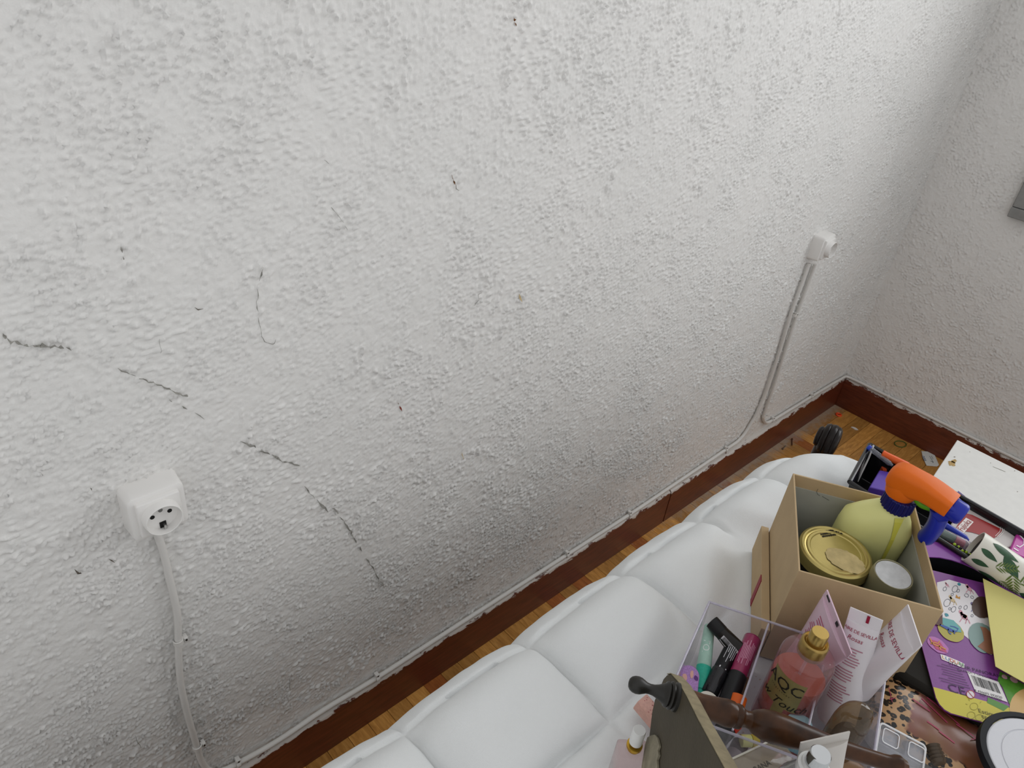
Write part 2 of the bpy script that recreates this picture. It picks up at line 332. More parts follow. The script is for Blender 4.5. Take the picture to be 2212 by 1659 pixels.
def relief_sheet(name, u0, u1, v0, v1, du, amp, seed, to3, parent):
    nu, nv = int((u1 - u0) / du) + 1, int((v1 - v0) / du) + 1; h = relief(nu, nv, du, amp, seed)
    U, Vv = np.meshgrid(np.linspace(u0, u1, nu), np.linspace(v0, v1, nv), indexing='ij'); co = to3(U, Vv, h).reshape(-1, 3) - LOC[parent.name]
    idx = np.arange(nu * nv).reshape(nu, nv); q = np.stack([idx[:-1, :-1], idx[1:, :-1], idx[1:, 1:], idx[:-1, 1:]], -1).reshape(-1, 4)
    me = bpy.data.meshes.new(name); me.vertices.add(len(co)); me.vertices.foreach_set('co', co.astype(np.float32).ravel()); me.loops.add(q.size); me.loops.foreach_set('vertex_index', q.astype(np.int32).ravel())
    me.polygons.add(len(q)); me.polygons.foreach_set('loop_start', np.arange(0, q.size, 4, dtype=np.int32)); me.polygons.foreach_set('use_smooth', np.ones(len(q), bool)); me.update(calc_edges=True); me.materials.append(MW)
    o = bpy.data.objects.new(name, me); col.objects.link(o); o.parent = parent; return h
HU0, HV0, HDU = -2.62, .085, .0022
HL = relief_sheet('plaster_coat', HU0, 0, HV0, 1.42, HDU, .0046, 5, lambda u, v, h: np.stack([u, -.0003 - h, v], -1), wl)
relief_sheet('plaster_coat', -.80, 0, .085, 1.45, .0028, .0036, 9, lambda u, v, h: np.stack([-.0003 - h * np.where((u < -.238) & (v > .765), 0, 1), u, v], -1), wr)
def wall_h(x, z):
    i = min(max(int((x - HU0) / HDU), 0), HL.shape[0] - 1); j = min(max(int((z - HV0) / HDU), 0), HL.shape[1] - 1); return HL[max(i - 1, 0):i + 2, max(j - 1, 0):j + 2].max()
# window: aluminium frame standing a little proud of the wall
w1 = bpy.data.objects.new('window_1', None); col.objects.link(w1); w1.location = (0, -1.0, wz0); LOC['window_1'] = V(0, -1.0, wz0); w1['kind'] = 'structure'; w1['label'] = 'grey metal window frame corner on the right wall'
ALU = mat('#8e8e8c', .45, .35, var=.12, vscale=40)
y0, y1, z0, z1 = -.243, -1.797, .773, 2.247
obj('window_frame', join(abox(-.022, .02, y0, y0 - .05, z0 + .028, z1), abox(-.022, .02, y1, y1 + .05, z0 + .028, z1), abox(-.026, .02, y0, y1, z0, z0 + .0275), abox(-.022, .02, y0 - .0505, y1 + .0505, z1 - .05, z1)), ALU, w1, bevel=.002)
obj('inner_sash', join(abox(-.014, .02, y0 - .054, y0 - .085, z0 + .035, z1 - .052), abox(-.014, .02, y1 + .052, y1 + .085, z0 + .035, z1 - .052), abox(-.014, .02, y0 - .086, y1 + .086, z0 + .035, z0 + .07), abox(-.012, .02, -1.00, -1.04, z0 + .071, z1 - .052)), mat('#dcdcda', .35), w1, bevel=.002)
obj('pane', abox(.0, .004, y0 - .06, y1 + .06, z0 + .04, z1 - .06), clear('#fbfdff', 0.0), w1)

# parquet strips: laid across along the long wall, lengthwise in the corner block
pv, pf = rbox((0, 0, 0), V(1, 0, 0), V(0, 1, 0), V(0, 0, 1), .0217, .1318, -.006, 0, .0006, .0006)
pme = bpy.data.meshes.new('plank'); pme.from_pydata(pv.tolist(), [], pf); pme.update(); pme.materials.append(MFLOOR)
def plank(x, y, rz):
    o = bpy.data.objects.new('plank', pme); col.objects.link(o); o.parent = fl
    o.location = Vector((x, y, random.uniform(-.0006, 0))) - Vector(LOC['floor']); o.rotation_euler = (0, 0, rz + random.choice((0, math.pi)))
x = -.265 - .022
while x > -2.5:
    plank(x, -.132, 0)
    if x > -1.35: plank(x, -.132 - .2645, 0)
    x -= .0441
y = -.022 - .0105
for k in range(14): plank(-.1325, -.033 - .0441 * k, math.pi / 2)

# skirting boards
bl = bpy.data.objects.new('baseboard_left', None); col.objects.link(bl); bl.location = (-1.2, 0, 0); LOC['baseboard_left'] = V(-1.2, 0, 0); bl['kind'] = 'structure'; bl['label'] = 'reddish brown skirting along the long wall with flaking white paint'
def skirt(p0, p1, nrm_, name, parent):
    d = nrm(p1 - p0); pr = [(0, 0), (.0125, 0), (.0125, .098), (.011, .105), (.006, .1095), (0, .1105)]
    sec = lambda p: np.array([p + nrm_ * a + V(0, 0, b) for a, b in pr])
    return obj(name, loft([sec(p0), sec(p1)]), MSK, parent, bevel=.0006)
jx = PY(1443, 1090, -.0125)[0]
skirt(V(-3.3, 0, 0), V(jx - .002, 0, 0), V(0, -1, 0), 'skirting_board', bl); skirt(V(jx + .002, 0, 0), V(-.0005, 0, 0), V(0, -1, 0), 'skirting_board', bl)
br = bpy.data.objects.new('baseboard_right', None); col.objects.link(br); br.location = (0, -.6, 0); LOC['baseboard_right'] = V(0, -.6, 0); br['kind'] = 'structure'; br['label'] = 'reddish brown skirting under the window wall'
skirt(V(0, -.0128, 0), V(0, -2.5, 0), V(-1, 0, 0), 'skirting_board', br)

# chips, cracks and stains in the plaster: shallow irregular flakes of their own shape
CRK = mat('#8b8983', .9, var=.3, vscale=300); STN = mat('#6a4526', .8, var=.3, vscale=300); PIT = mat('#5d564e', .9, var=.35, vscale=400)
def on_wall(pts2, off=.0004):
    out = []
    for a, b in pts2: p = PY(a, b, -.001); p[1] = -.0003 - wall_h(p[0], p[2]) - off; out.append(p)
    return np.array(out)
def crack(pts, wd, m=CRK, jit=2.0, gap=0.3, name='crack'):
    pts = np.array(pts, float); segs = []
    L = np.r_[0, np.cumsum(np.hypot(*np.diff(pts, axis=0).T))]; n = max(3, int(L[-1] / 6))
    s = np.linspace(0, L[-1], n); q = np.c_[np.interp(s, L, pts[:, 0]), np.interp(s, L, pts[:, 1])] + rng.normal(0, jit * .5, (n, 2))
    i = 0
    while i < n - 1:
        k = int(rng.integers(2, 7)); a = q[i:i + k + 1]
        if len(a) > 1:
            wd2 = wd * .62; ww = np.abs(rng.normal(wd2, wd2 * .5, len(a))) + .4; ww[0] = ww[-1] = .5
            v, f = stroke2(a, ww); segs.append((on_wall(v), f))
        i += k if rng.random() > gap else k + 1
    o = obj(name, join(*segs), m, wl); return o
crack([(0, 722), (20, 730), (45, 742), (75, 742), (105, 743), (135, 748)], 7, jit=4, gap=.1)
crack([(140, 748), (152, 752)], 8); crack([(255, 796), (280, 805), (300, 812), (330, 825), (370, 843), (405, 855)], 3.2, jit=3)
crack([(362, 860), (372, 866)], 3); crack([(392, 875), (402, 882)], 3); crack([(420, 892), (440, 905)], 4)
crack([(517, 951), (545, 962), (560, 972), (585, 980), (605, 993), (645, 1005)], 4.5, jit=2, gap=.35)
crack([(655, 1050), (672, 1068), (690, 1085), (708, 1105)], 4, jit=2, gap=.2); crack([(716, 1095), (735, 1115), (750, 1140), (767, 1166), (780, 1190)], 3.5, gap=.25)
crack([(790, 1205), (802, 1222), (812, 1240), (822, 1256), (828, 1270)], 3, gap=.5)
crack([(566, 575), (563, 590), (558, 606)], 1.6, gap=0, jit=.5); crack([(554, 622), (556, 640), (552, 650), (556, 672)], 1.8, gap=.1, jit=.6); crack([(557, 685), (562, 725), (570, 738), (590, 742), (592, 732)], 1.2, gap=.3)
crack([(258, 530), (262, 543)], 2.4, gap=0); crack([(263, 552), (267, 560)], 2); crack([(418, 664), (436, 668)], 7, m=PIT, jit=2.5, gap=0); crack([(343, 730), (345, 762)], 1, gap=.3)
crack([(158, 1229), (175, 1232)], 6, m=PIT, jit=3, gap=0); crack([(232, 1205), (245, 1209)], 6, m=PIT, jit=2, gap=0); crack([(231, 1068), (237, 1066)], 3, m=PIT); crack([(86, 1018), (90, 1024)], 3.5, m=PIT)
crack([(192, 1050), (197, 1056)], 3, m=PIT); crack([(715, 445), (748, 496)], 1, gap=.4); crack([(1022, 660), (1036, 628)], 1, gap=.5); crack([(1298, 240), (1302, 246)], 2)
crack([(624, 1465), (626, 1490)], 1.2, gap=.1); crack([(290, 1590), (305, 1612)], 1.2, gap=.2); crack([(700, 345), (708, 352)], 1.5)
for pts in ([(1105, 38), (1108, 46)], [(1110, 48), (1114, 56)]): crack(pts, 4.5, m=STN, jit=.6, gap=0, name='stain')
crack([(974, 378), (977, 388)], 1.5, m=STN, gap=0, name='stain'); crack([(977, 388), (981, 398)], 4.5, m=STN, jit=.4, gap=0, name='stain'); crack([(982, 399), (988, 412)], 1.6, m=PIT, gap=0, name='stain')
crack([(858, 868), (862, 876)], 1.2, m=STN, gap=0, name='stain'); crack([(862, 876), (866, 886)], 3.2, m=mat('#7a3020', .8), jit=.4, gap=0, name='stain')
crack([(1120, 634), (1124, 650)], 3.5, m=mat('#bba67c', .8), jit=1, gap=0, name='stain'); crack([(996, 975), (998, 990)], 2.5, m=mat('#c2ac80', .8), gap=0, name='stain')

# ================================================================== SOCKETS AND CABLES
def socket(c, label):
    """surface-mounted earthed socket, front towards -y; c = centre of the round well on the wall plane"""
    ex, ey, ez = V(1, 0, 0), V(0, 0, 1), V(0, -1, 0); o = V(c[0], 0, c[2])
    t = empty('wall_socket', label, 'socket', (c[0], 0, c[2] - .0325), 'surface mounted wall sockets')
    s = [place2(rrect(.0313 - a, .0313 - a, max(.0075 - a * .5, .001)), o + ez * z, ex, ey) for z, a in ((.0005, -.0012), (.019, .0), (.0275, .0004), (.0292, .0011), (.0299, .0026), (.0301, .006))]
    obj('mounting_box', loft(s), WHITEP, t, smooth=True, angle=38)
    s = [place2(rrect(.0237 - a, .0237 - a, .0020), o + ez * z, ex, ey) for z, a in ((.0300, -.0002), (.0345, 0), (.0351, .0006), (.0353, .0016))]
    obj('cover_plate', loft(s), WHITEP, t, smooth=True, angle=45)
    ring = [(.0342, .0212), (.0455, .0202), (.0466, .0195), (.0464, .0189), (.0360, .0180), (.0355, .0)]
    an = np.linspace(0, 2 * math.pi, 48, endpoint=False)
    well = obj('socket_well', loft([o + ez * z + np.outer(np.cos(an), ex) * r + np.outer(np.sin(an), ey) * r for z, r in ring[:-1]]), WHITEP, t, smooth=True, angle=50)
    BLK = mat('#0b0b0b', .6)
    for dx in (-.0095, .0095): obj('pin_hole', cyl(o + ez * .0352 + ex * dx + ey * .002, o + ez * .0364 + ex * dx + ey * .002, .0026, 16), BLK, well)
    obj('screw', join(cyl(o + ez * .0352 + ey * .0075, o + ez * .0367 + ey * .0075, .0026, 16, .0005), box(o + ez * .0368 + ey * .0075, [ex, ey, ez], (.002, .0004, .0002))), mat('#9a9a98', .35, .8), well)
    obj('earth_slot', box(o + ez * .0363 - ey * .0135, [ex, ey, ez], (.0036, .0042, .0004)), BLK, well)
    for a_, b_, c_ in ((.001, -.0155, .003), (.006, .0172, .0016)): obj('earth_contact', box(o + ez * .0383 + ey * b_ + ex * a_, [ex, ey, ez], (.0012, c_, .002)), mat('#c9c9c7', .2, .9), well)
    return t
S1 = PY(356, 1124, -.0460); S2 = PY(1799, 541, -.0460)
socket(S1, 'white surface-mounted wall socket on the left of the rough wall'); socket(S2, 'smaller looking white wall socket on the far wall near the room corner')
rC = .0047; yc = -.0088
def wp(u, v): return PY(u, v, yc)
zc = .1175
path1 = [V(S1[0] - .003, yc, S1[2] - .031)] + [wp(*p) for p in [(352, 1190), (366, 1250), (380, 1310), (384, 1345), (385, 1385), (386, 1420), (390, 1475), (404, 1540), (425, 1612), (436, 1645)]]
path1 += [wp(452, 1664), wp(478, 1665), wp(513, 1649)] + [wp(*p) for p in [(600, 1600), (700, 1533), (814, 1464), (1000, 1343), (1224, 1199), (1359, 1112), (1460, 1044), (1565, 973), (1600, 947), (1625, 910), (1640, 880), (1658, 835), (1684, 757), (1708, 678), (1732, 612), (1748, 569)]]
c1 = obj('power_cable', tube(spline(path1, 6), rC, 10), CABLE, smooth=True); tag(c1, 'white painted cable from the left socket along the skirting up to the far socket', 'cable')
path2 = [wp(*p) for p in [(1761, 571), (1744, 617), (1721, 680), (1696, 757), (1671, 835), (1652, 890), (1649, 904), (1655, 913), (1668, 908), (1700, 889), (1752, 857), (1790, 834), (1809, 824)]]
path2 = path2[:-1] + [V(-.035, yc, zc), V(-.016, -.010, zc), V(-.0100, -.020, zc), V(-.0088, -.045, zc), V(-.0088, -.12, zc), V(-.0088, -.5, zc - .002), V(-.0088, -1.2, zc)]
c2 = obj('power_cable', tube(spline(path2, 6), rC, 10), CABLE, smooth=True); tag(c2, 'white cable dropping from the far socket and turning round the room corner', 'cable')
def clip(p, d, n, label, side=1):
    d = nrm(d); n = nrm(n); s = np.cross(n, d) * side; t = empty('cable_clip', label, 'cable clip', p + n * 0, 'cable clips along the wall cables')
    R1 = rC + .0005; R2 = rC + .0022; h = .0035; ctr = p
    an = np.linspace(-math.pi * .1, math.pi * 1.1, 13)
    sec = lambda q: np.vstack([[q + s * math.cos(a) * R2 + n * math.sin(a) * R2 for a in an], [q + s * math.cos(a) * R1 + n * math.sin(a) * R1 for a in an[::-1]]])
    obj('saddle', loft([sec(ctr - d * h), sec(ctr + d * h)]), CABLE, t, smooth=True)
    b = ctr + s * (R2 + .0022)
    obj('nail_block', box(b - n * .0005, [d, s, n], (h, .0026, .0048)), CABLE, t, bevel=.0006)
    obj('nail', cyl(b + n * .0040, b + n * .0052, .0015, 10), NAIL, t)
nA, nB = V(0, -1, 0), V(-1, 0, 0); xd = V(1, 0, 0); zd = V(0, 0, 1)
clip(wp(385, 1385), zd, nA, 'cable clip halfway down the cable below the left socket', -1)
clip(wp(426, 1613), zd, nA, 'cable clip at the bottom bend of the left socket cable', -1)
clip(wp(513, 1649), wp(600, 1600) - wp(513, 1649), nA, 'cable clip on the skirting cable just right of the bottom left bend')
clip(wp(814, 1464), xd, nA, 'cable clip on the skirting cable left of the middle, above the first parquet strips')
clip(wp(1224, 1199), xd, nA, 'cable clip on the skirting cable near the middle of the long wall')
clip(wp(1359, 1112), xd, nA, 'cable clip on the skirting cable next to the skirting joint')
clip(wp(1567, 972), xd, nA, 'cable clip where the skirting cable starts to climb to the far socket')
clip(wp(1716, 680), zd, nA, 'cable clip halfway up the cables below the far socket', -1)
clip(wp(1650, 898), zd, nA, 'cable clip at the foot of the drop below the far socket', -1)
clip(wp(1668, 908), wp(1700, 889) - wp(1668, 908), nA, 'cable clip just right of the foot of the far socket drop')
clip(wp(1752, 857), xd, nA, 'cable clip close to the corner on the long wall')
clip(V(-.0088, -.16, zc), V(0, -1, 0), nB, 'cable clip close to the corner on the window wall', -1)
clip(V(-.0088, -.46, zc - .002), V(0, -1, 0), nB, 'cable clip on the window wall above the white panel', -1)

# ================================================================== BED AND COMFORTER
ZT = .600
BA, BB, BC = P(1713, 1022, .75), P(1725, 1233, .75), P(2035, 1308, .75)
e1 = nrm(BA - BB); e2 = BC - BB; e2 = nrm(e2 - e1 * (e1 @ e2)); LA = np.linalg.norm(BA - BB); LB = np.linalg.norm(BC - BB)
boxpl = np.array([BB, BA, BA + e2 * LB, BB + e2 * LB])[:, :2]
th_ = math.radians(202.9); oa = V(math.cos(th_), math.sin(th_), 0); ob = V(math.cos(th_ + math.pi / 2), math.sin(th_ + math.pi / 2), 0); oo = V(-1.785, -.487, 0); oa, ob = oa - .09 * ob, ob - .09 * oa
def OR(a, b, z): return oo + oa * a + ob * b + V(0, 0, z)
orgpl = np.array([OR(0, 0, 0), OR(.165, 0, 0), OR(.165, .2, 0), OR(0, .2, 0)])[:, :2]
traypl = np.array([(-1.262, -.455), (-1.388, -.480), (-1.43, -.92), (-1.292, -.92)])
clut = [inset(boxpl, -.022), inset(orgpl, -.006), inset(traypl, -.01), np.array([(-1.36, -.60), (-1.36, -1.3), (-2.3, -1.3), (-2.1, -.78), (-1.75, -.60)])]
def sd_poly(p, pl):
    n = len(pl); c = pl.mean(0); m = -1e9
    for i in range(n):
        a, b = pl[i], pl[(i + 1) % n]; d = nrm(b - a); nn = V(d[1], -d[0])
        if (c - a) @ nn > 0: nn = -nn
        m = max(m, (p - a) @ nn)
    return m
def smooth(a, b, x): t = min(1, max(0, (x - a) / (b - a))); return t * t * (3 - 2 * t)
def comforter():
    X0, X1, Y0, Y1 = -2.75, -1.185, -1.30, -.312; xs = np.r_[np.linspace(X0, -2.26, 14), np.linspace(-2.255, X1, 300)]; ys = np.r_[np.linspace(Y1, -.60, 90), np.linspace(-.605, Y0, 30)]; nx, ny = len(xs), len(ys); rc = .17
    sx = [-2.86, -2.675, -2.49, -2.305, -2.12, -1.935, -1.75, -1.567, -1.385, -1.16]; sy = [-1.60, -1.41, -1.225, -1.04, -.855, -.67, -.485, -.348, -.20]
    vs = np.zeros((ny, nx, 3))
    for j, yy in enumerate(ys):
        for i, xx in enumerate(xs):
            x, y = xx, yy
            a = (x - (X1 - rc)) / rc; b = (y - (Y1 - rc)) / rc
            if a > 0 and b > 0:
                a2 = a * math.sqrt(1 - b * b / 2); b2 = b * math.sqrt(1 - a * a / 2); x = X1 - rc + a2 * rc; y = Y1 - rc + b2 * rc
                d = rc * (1 - math.hypot(a2, b2))
            else: d = min(X1 - x, Y1 - y)
            # seams wander a little
            wx = x + .012 * mnoise.noise(Vector((x * 6, y * 6, 0))); wy = y + .010 * mnoise.noise(Vector((x * 6, y * 6, 5)))
            k = np.searchsorted(sx, wx) - 1; k = min(max(k, 0), len(sx) - 2); s = (wx - sx[k]) / (sx[k + 1] - sx[k])
            l = np.searchsorted(sy, wy) - 1; l = min(max(l, 0), len(sy) - 2); t = (wy - sy[l]) / (sy[l + 1] - sy[l])
            hem = wy > -.348; pu = (1 - abs(2 * s - 1) ** 4.0) ** .8 * ((1 - abs(2 * t - 1) ** 4.0) ** .8 if not hem else .35)
            edge = min(1, max(0, d) / .085); rnd = math.sqrt(max(0, 1 - (1 - edge) ** 2))
            z = .530 + .060 * rnd + .025 * pu * rnd
            # crumples gathered at the seams
            near = max(0, 1 - pu * 1.6); z += .0042 * near * mnoise.noise(Vector((x * 45, y * 45, 1))) + .0022 * mnoise.noise(Vector((x * 22, y * 22, 2))) * pu
            z += .006 * mnoise.noise(Vector((x * 7, y * 7, 9)))
            ds = min(abs(wx - sx[k]), abs(wx - sx[k + 1])); dt = min(abs(wy - sy[l]), abs(wy - sy[l + 1])); z -= .0045 * math.exp(-(min(ds, dt) / .0035) ** 2) * min(1, d / .03 if d > 0 else 0)
            p = V(x, y); m = min(sd_poly(p, q) for q in clut)
            f = smooth(.055, .004, m) if m < .055 else 0
            z = z * (1 - f) + min(z, ZT - .003) * f * .0 + (ZT - .003) * f if f else z
            # scalloped hem
            sc = (abs(2 * s - 1) ** 3) * .006 * (1 - edge); y -= sc if b > -3 and (Y1 - yy) < .2 else 0
            vs[j, i] = (x, y, z)
    v = vs.reshape(-1, 3); f = []
    for j in range(ny - 1):
        for i in range(nx - 1): f.append([j * nx + i, j * nx + i + 1, (j + 1) * nx + i + 1, (j + 1) * nx + i])
    # side hanging down over the mattress, all round
    ring = [i for i in range(nx)] + [j * nx + nx - 1 for j in range(1, ny)] + [(ny - 1) * nx + i for i in range(nx - 2, -1, -1)] + [j * nx for j in range(ny - 2, 0, -1)]
    n0 = len(v); R_ = len(ring); c = V(-1.95, -.8); add = []
    for lev, (dz, k) in enumerate(((-.020, -.004), (-.06, -.002), (-.10, -.006))):
        for q in ring:
            p = v[q].copy(); p[2] = .530 + dz + .004 * math.sin(p[0] * 34); p[1] -= -k if False else 0; add.append(p)
    for lev in range(3):
        A = ring if lev == 0 else [n0 + (lev - 1) * R_ + i for i in range(R_)]; B = [n0 + lev * R_ + i for i in range(R_)]
        for i in range(R_): f.append([A[i], A[(i + 1) % R_], B[(i + 1) % R_], B[i]])
    return np.vstack([v, np.array(add)]), f
MQ = mat('#dfe1e1', .85, bump=.25, bscale=900, spec=.15)
q = obj('comforter', comforter(), MQ, smooth=True, angle=180); tag(q, 'puffy white quilted comforter spread over the bed beside the wall', 'comforter')
bed = empty('bed', 'dark wooden bed whose scrolled corner post shows past the white comforter', 'bed', (-1.95, -.82, 0))
obj('mattress', rbox((-1.955, -.805, 0), V(1, 0, 0), V(0, 1, 0), V(0, 0, 1), .73, .455, .30, .51, .06, .02), mat('#d8d5cf', .8), bed, smooth=True)
obj('side_rail', join(abox(-2.70, -1.20, -.362, -.338, .20, .30), abox(-2.70, -1.20, -1.27, -1.246, .20, .30), abox(-2.70, -1.20, -1.24, -.37, .27, .295)), MDARK, bed)
for lx, ly in ((-2.68, -.36), (-2.68, -1.25), (-1.215, -1.25)): obj('leg', cyl((lx, ly, 0), (lx, ly, .30), .024, 16, .003), MDARK, bed, smooth=True)
pc = P(1788, 940, .575); pc = V(pc[0] + .006, pc[1], 0)
obj('leg', join(cyl((pc[0], pc[1], 0), (pc[0], pc[1], .30), .024, 16, .003), lathe((pc[0], pc[1], .30), (pc[0], pc[1], .56), [(0, .024), (.1, .018), (.5, .020), (.9, .017), (1, .017)], 20)), MDARK, bed, smooth=True)
ax = nrm(V(.25, -1, 0)); sc0 = V(pc[0], pc[1], .563) - ax * .021
obj('scroll_finial', lathe(sc0, sc0 + ax * .043, [(0, .008), (.03, .017), (.12, .020), (.20, .019), (.22, .021), (.26, .027), (.38, .0300), (.44, .0302), (.465, .0285), (.49, .0302), (.60, .0315), (.72, .0310), (.75, .0295), (.78, .0305), (.88, .0285), (.95, .024), (1, .012)], 40), MSCR, bed, smooth=True, angle=80)

# ================================================================== THINGS ON THE FLOOR
ZW = .50
pa, pb_, pd = P(2068, 950, ZW), P(2015, 1030, ZW), P(2212, 1022, ZW); dy = nrm(pd - pa); dxe = nrm(pb_ - pa)
wp_ = empty('side_table', 'low white table top with a chipped brown spot beyond the pen tray', 'table', (pa[0] - .15, pa[1] - .25, 0))
quad = [pa, pa + dxe * .345, pa + dxe * .345 + dy * .50, pa + dy * .50]
obj('table_top', prism([p - V(0, 0, .022) for p in quad], (0, 0, .022)), mat('#d9d8d4', .28, var=.03, vscale=60), wp_, bevel=.0012)
qi = inset(np.array(quad)[:, :2], .03)
for q_ in qi: obj('leg', abox(q_[0] - .018, q_[0] + .018, q_[1] - .018, q_[1] + .018, 0, ZW - .0225), mat('#d2d0ca', .4), wp_, bevel=.002)
CH = mat('#a98d5c', .8, var=.3, vscale=500)
def decal_px(lst, z, m, parent, name, base=None):  # flat print or wear at height z
    return obj(name, join(*[(np.array([P(a, b, z) for a, b in v]), f) for v, f in lst]), m, parent)
decal_px([poly2(ell((2056, 1001), 8, 5.5, 16, .2, .25)), poly2(ell((2061, 996), 5, 4, 12, 0, .3))], ZW + .0003, CH, wp_, 'chipped_spot')
decal_px([poly2(ell((2062, 987), 2.2, 1.2, 8)), stroke2([(2145, 1008), (2160, 1014), (2172, 1019)], .8), poly2(ell((2192, 1017), 1.2, 1, 6)), poly2(ell((2140, 1000), 1, .8, 6)), poly2(ell((2095, 976), 1, .8, 6)), poly2(ell((2198, 1062), 1.4, 1, 6))], ZW + .0003, mat('#8d8880', .8), wp_, 'scuff_mark')['kind'] = 'stuff'
def floor_z(u, v, z=0.0): return P(u, v, z)
o = obj('plastic_ring', (lambda c: tube([c + V(math.cos(a) * .008, math.sin(a) * .008, .003) for a in np.linspace(0, 2 * math.pi, 25)], .003, 8))(floor_z(1811, 897)), mat('#f0562a', .4), smooth=True); tag(o, 'small bright orange plastic ring on the floor by the corner', 'ring')
o = obj('paper_stick', tube(spline([floor_z(1879, 906, .006), floor_z(1900, 917, .006), floor_z(1922, 929, .006)], 6), .0045, 10), mat('#e2dfd8', .6), smooth=True); tag(o, 'thin white plastic stick on the floor along the right skirting', 'stick')
gb = floor_z(1945, 959, .0015)
o = obj('rubber_band', tube([gb + V(math.cos(a) * .022 - .004 * math.sin(a), math.sin(a) * .016, 0) for a in np.linspace(0, 2 * math.pi, 33)], .0015, 8), mat('#4b5a24', .6), smooth=True); tag(o, 'dark green loop of rubber band lying on the parquet', 'rubber band')
sc = [(1990, 975), (2016, 977), (2028, 1005), (2024, 1008), (2001, 1006), (1993, 988)]
o = empty('paper_scrap', 'white paper scrap with blue print on the floor beside the white board', 'paper', floor_z(2008, 992))
obj('sheet', prism([floor_z(a, b, .0010) for a, b in sc], (0, 0, .0016)), mat('#cfcfcb', .7), o, bevel=.0004)
pex = nrm(floor_z(2006, 1003, .003) - floor_z(1995, 980, .003)); pey = np.cross(V(0, 0, 1), pex)
obj('lettering', flat_text('nea', .020, floor_z(1997, 990, .0030), pex, pey), mat('#2b4a72', .7), o)
decal_px([stroke2([(2008, 985), (2013, 993), (2016, 1000)], .8), stroke2([(2012, 985), (2016, 992)], .8), stroke2([(2010, 996), (2017, 998)], .8)], .0030, mat('#5b6772', .7), o, 'print_lines')
for (u, v, s, lab) in ((1846, 926, .010, 'white torn paper chip in the middle of the corner floor'), (1985, 963, .013, 'pale pinkish paper chip by the right skirting above the paper scrap'), (1806, 873, .005, 'tiny white crumb right in the floor corner')):
    c = floor_z(u, v, .0003); o = obj('paper_chip', prism([c + V(a, b, 0) for a, b in ell((0, 0), s, s * .55, 7, random.uniform(0, 3), .35)], (0, 0, .0022)), mat('#d8d2cb', .8)); tag(o, lab, 'paper')
for (a, b, lab) in (((1661, 961), (1663, 968), 'small steel nail on the floor closest to the left skirting'), ((1690, 970), (1697, 963), 'small steel nail lying between two others on the floor'), ((1711, 948), (1711, 962), 'rusty thin nail on the floor left of the bed post')):
    p0, p1 = floor_z(*a, .0022), floor_z(*b, .0022); o = obj('nail', join(cyl(p0, p1, .0017, 8), cyl(p0, p0 + (p1 - p0) * .08, .0032, 10)), mat('#8a837c', .35, .8) if a[0] < 1700 else mat('#5a3a28', .6), smooth=True); tag(o, lab, 'nail')
exec_late = []
# ================================================================== CLUTTER ON THE BED
# ---- kraft box standing in its own lid
KR = mat('#b69e7a', .8, bump=.1, bscale=500, var=.05, vscale=25); KE = mat('#b59a72', .8); GREY = mat('#a6a69c', .8, var=.05, vscale=40)
def up(pl, z): return np.c_[np.asarray(pl)[:, :2], np.full(len(pl), z)]
cb0 = V(*boxpl[0], 0) - e2 * .0064; cb1 = V(*boxpl[1], 0) - e2 * .0064 + e1 * .004; cm = (cb0 + cb1) / 2; cl = np.linalg.norm(cb1 - cb0) / 2
t = empty('kraft_carton', 'thin flat kraft carton with red ribbon against the left side of the open box', 'carton', cm + V(0, 0, ZT))
obj('carton_body', box(cm + V(0, 0, ZT + .0235), [e1, e2, V(0, 0, 1)], (cl, .0052, .0235)), KR, t, bevel=.0006)
obj('ribbon', box(cm - e1 * .010 - e2 * .0056 + V(0, 0, ZT + .0235), [e1, e2, V(0, 0, 1)], (.006, .0005, .0240)), mat('#8c1f30', .5), t)
t = empty('cardboard_box', 'open kraft cardboard box holding a spray bottle and jars', 'box', V(*boxpl.mean(0), ZT))
obj('box_body', hollow(boxpl, ZT, .75, .0022), KR, t, bevel=.0005)
lin = inset(boxpl, .0024); obj('inner_lining', hollow(lin, ZT + .0024, .732, .0014), GREY, t)
ip, ipm = inset(boxpl, .0045), None
# pencil scribble on the far lining
fa, fb = V(*lin[1], 0), V(*lin[2], 0)
def on_far(u, v):
    n = -e1; p0 = fa - e1 * .0018 + V(0, 0, .7); return PN(u, v, p0, e1)
v2, f2 = join2(stroke2([(1767, 1056), (1764, 1062), (1766, 1068), (1771, 1071)], .9), stroke2([(1776, 1072), (1784, 1077), (1791, 1081)], .9))
obj('pencil_scribble', (np.array([on_far(a, b) for a, b in v2]), f2), mat('#3f4a44', .8), t)

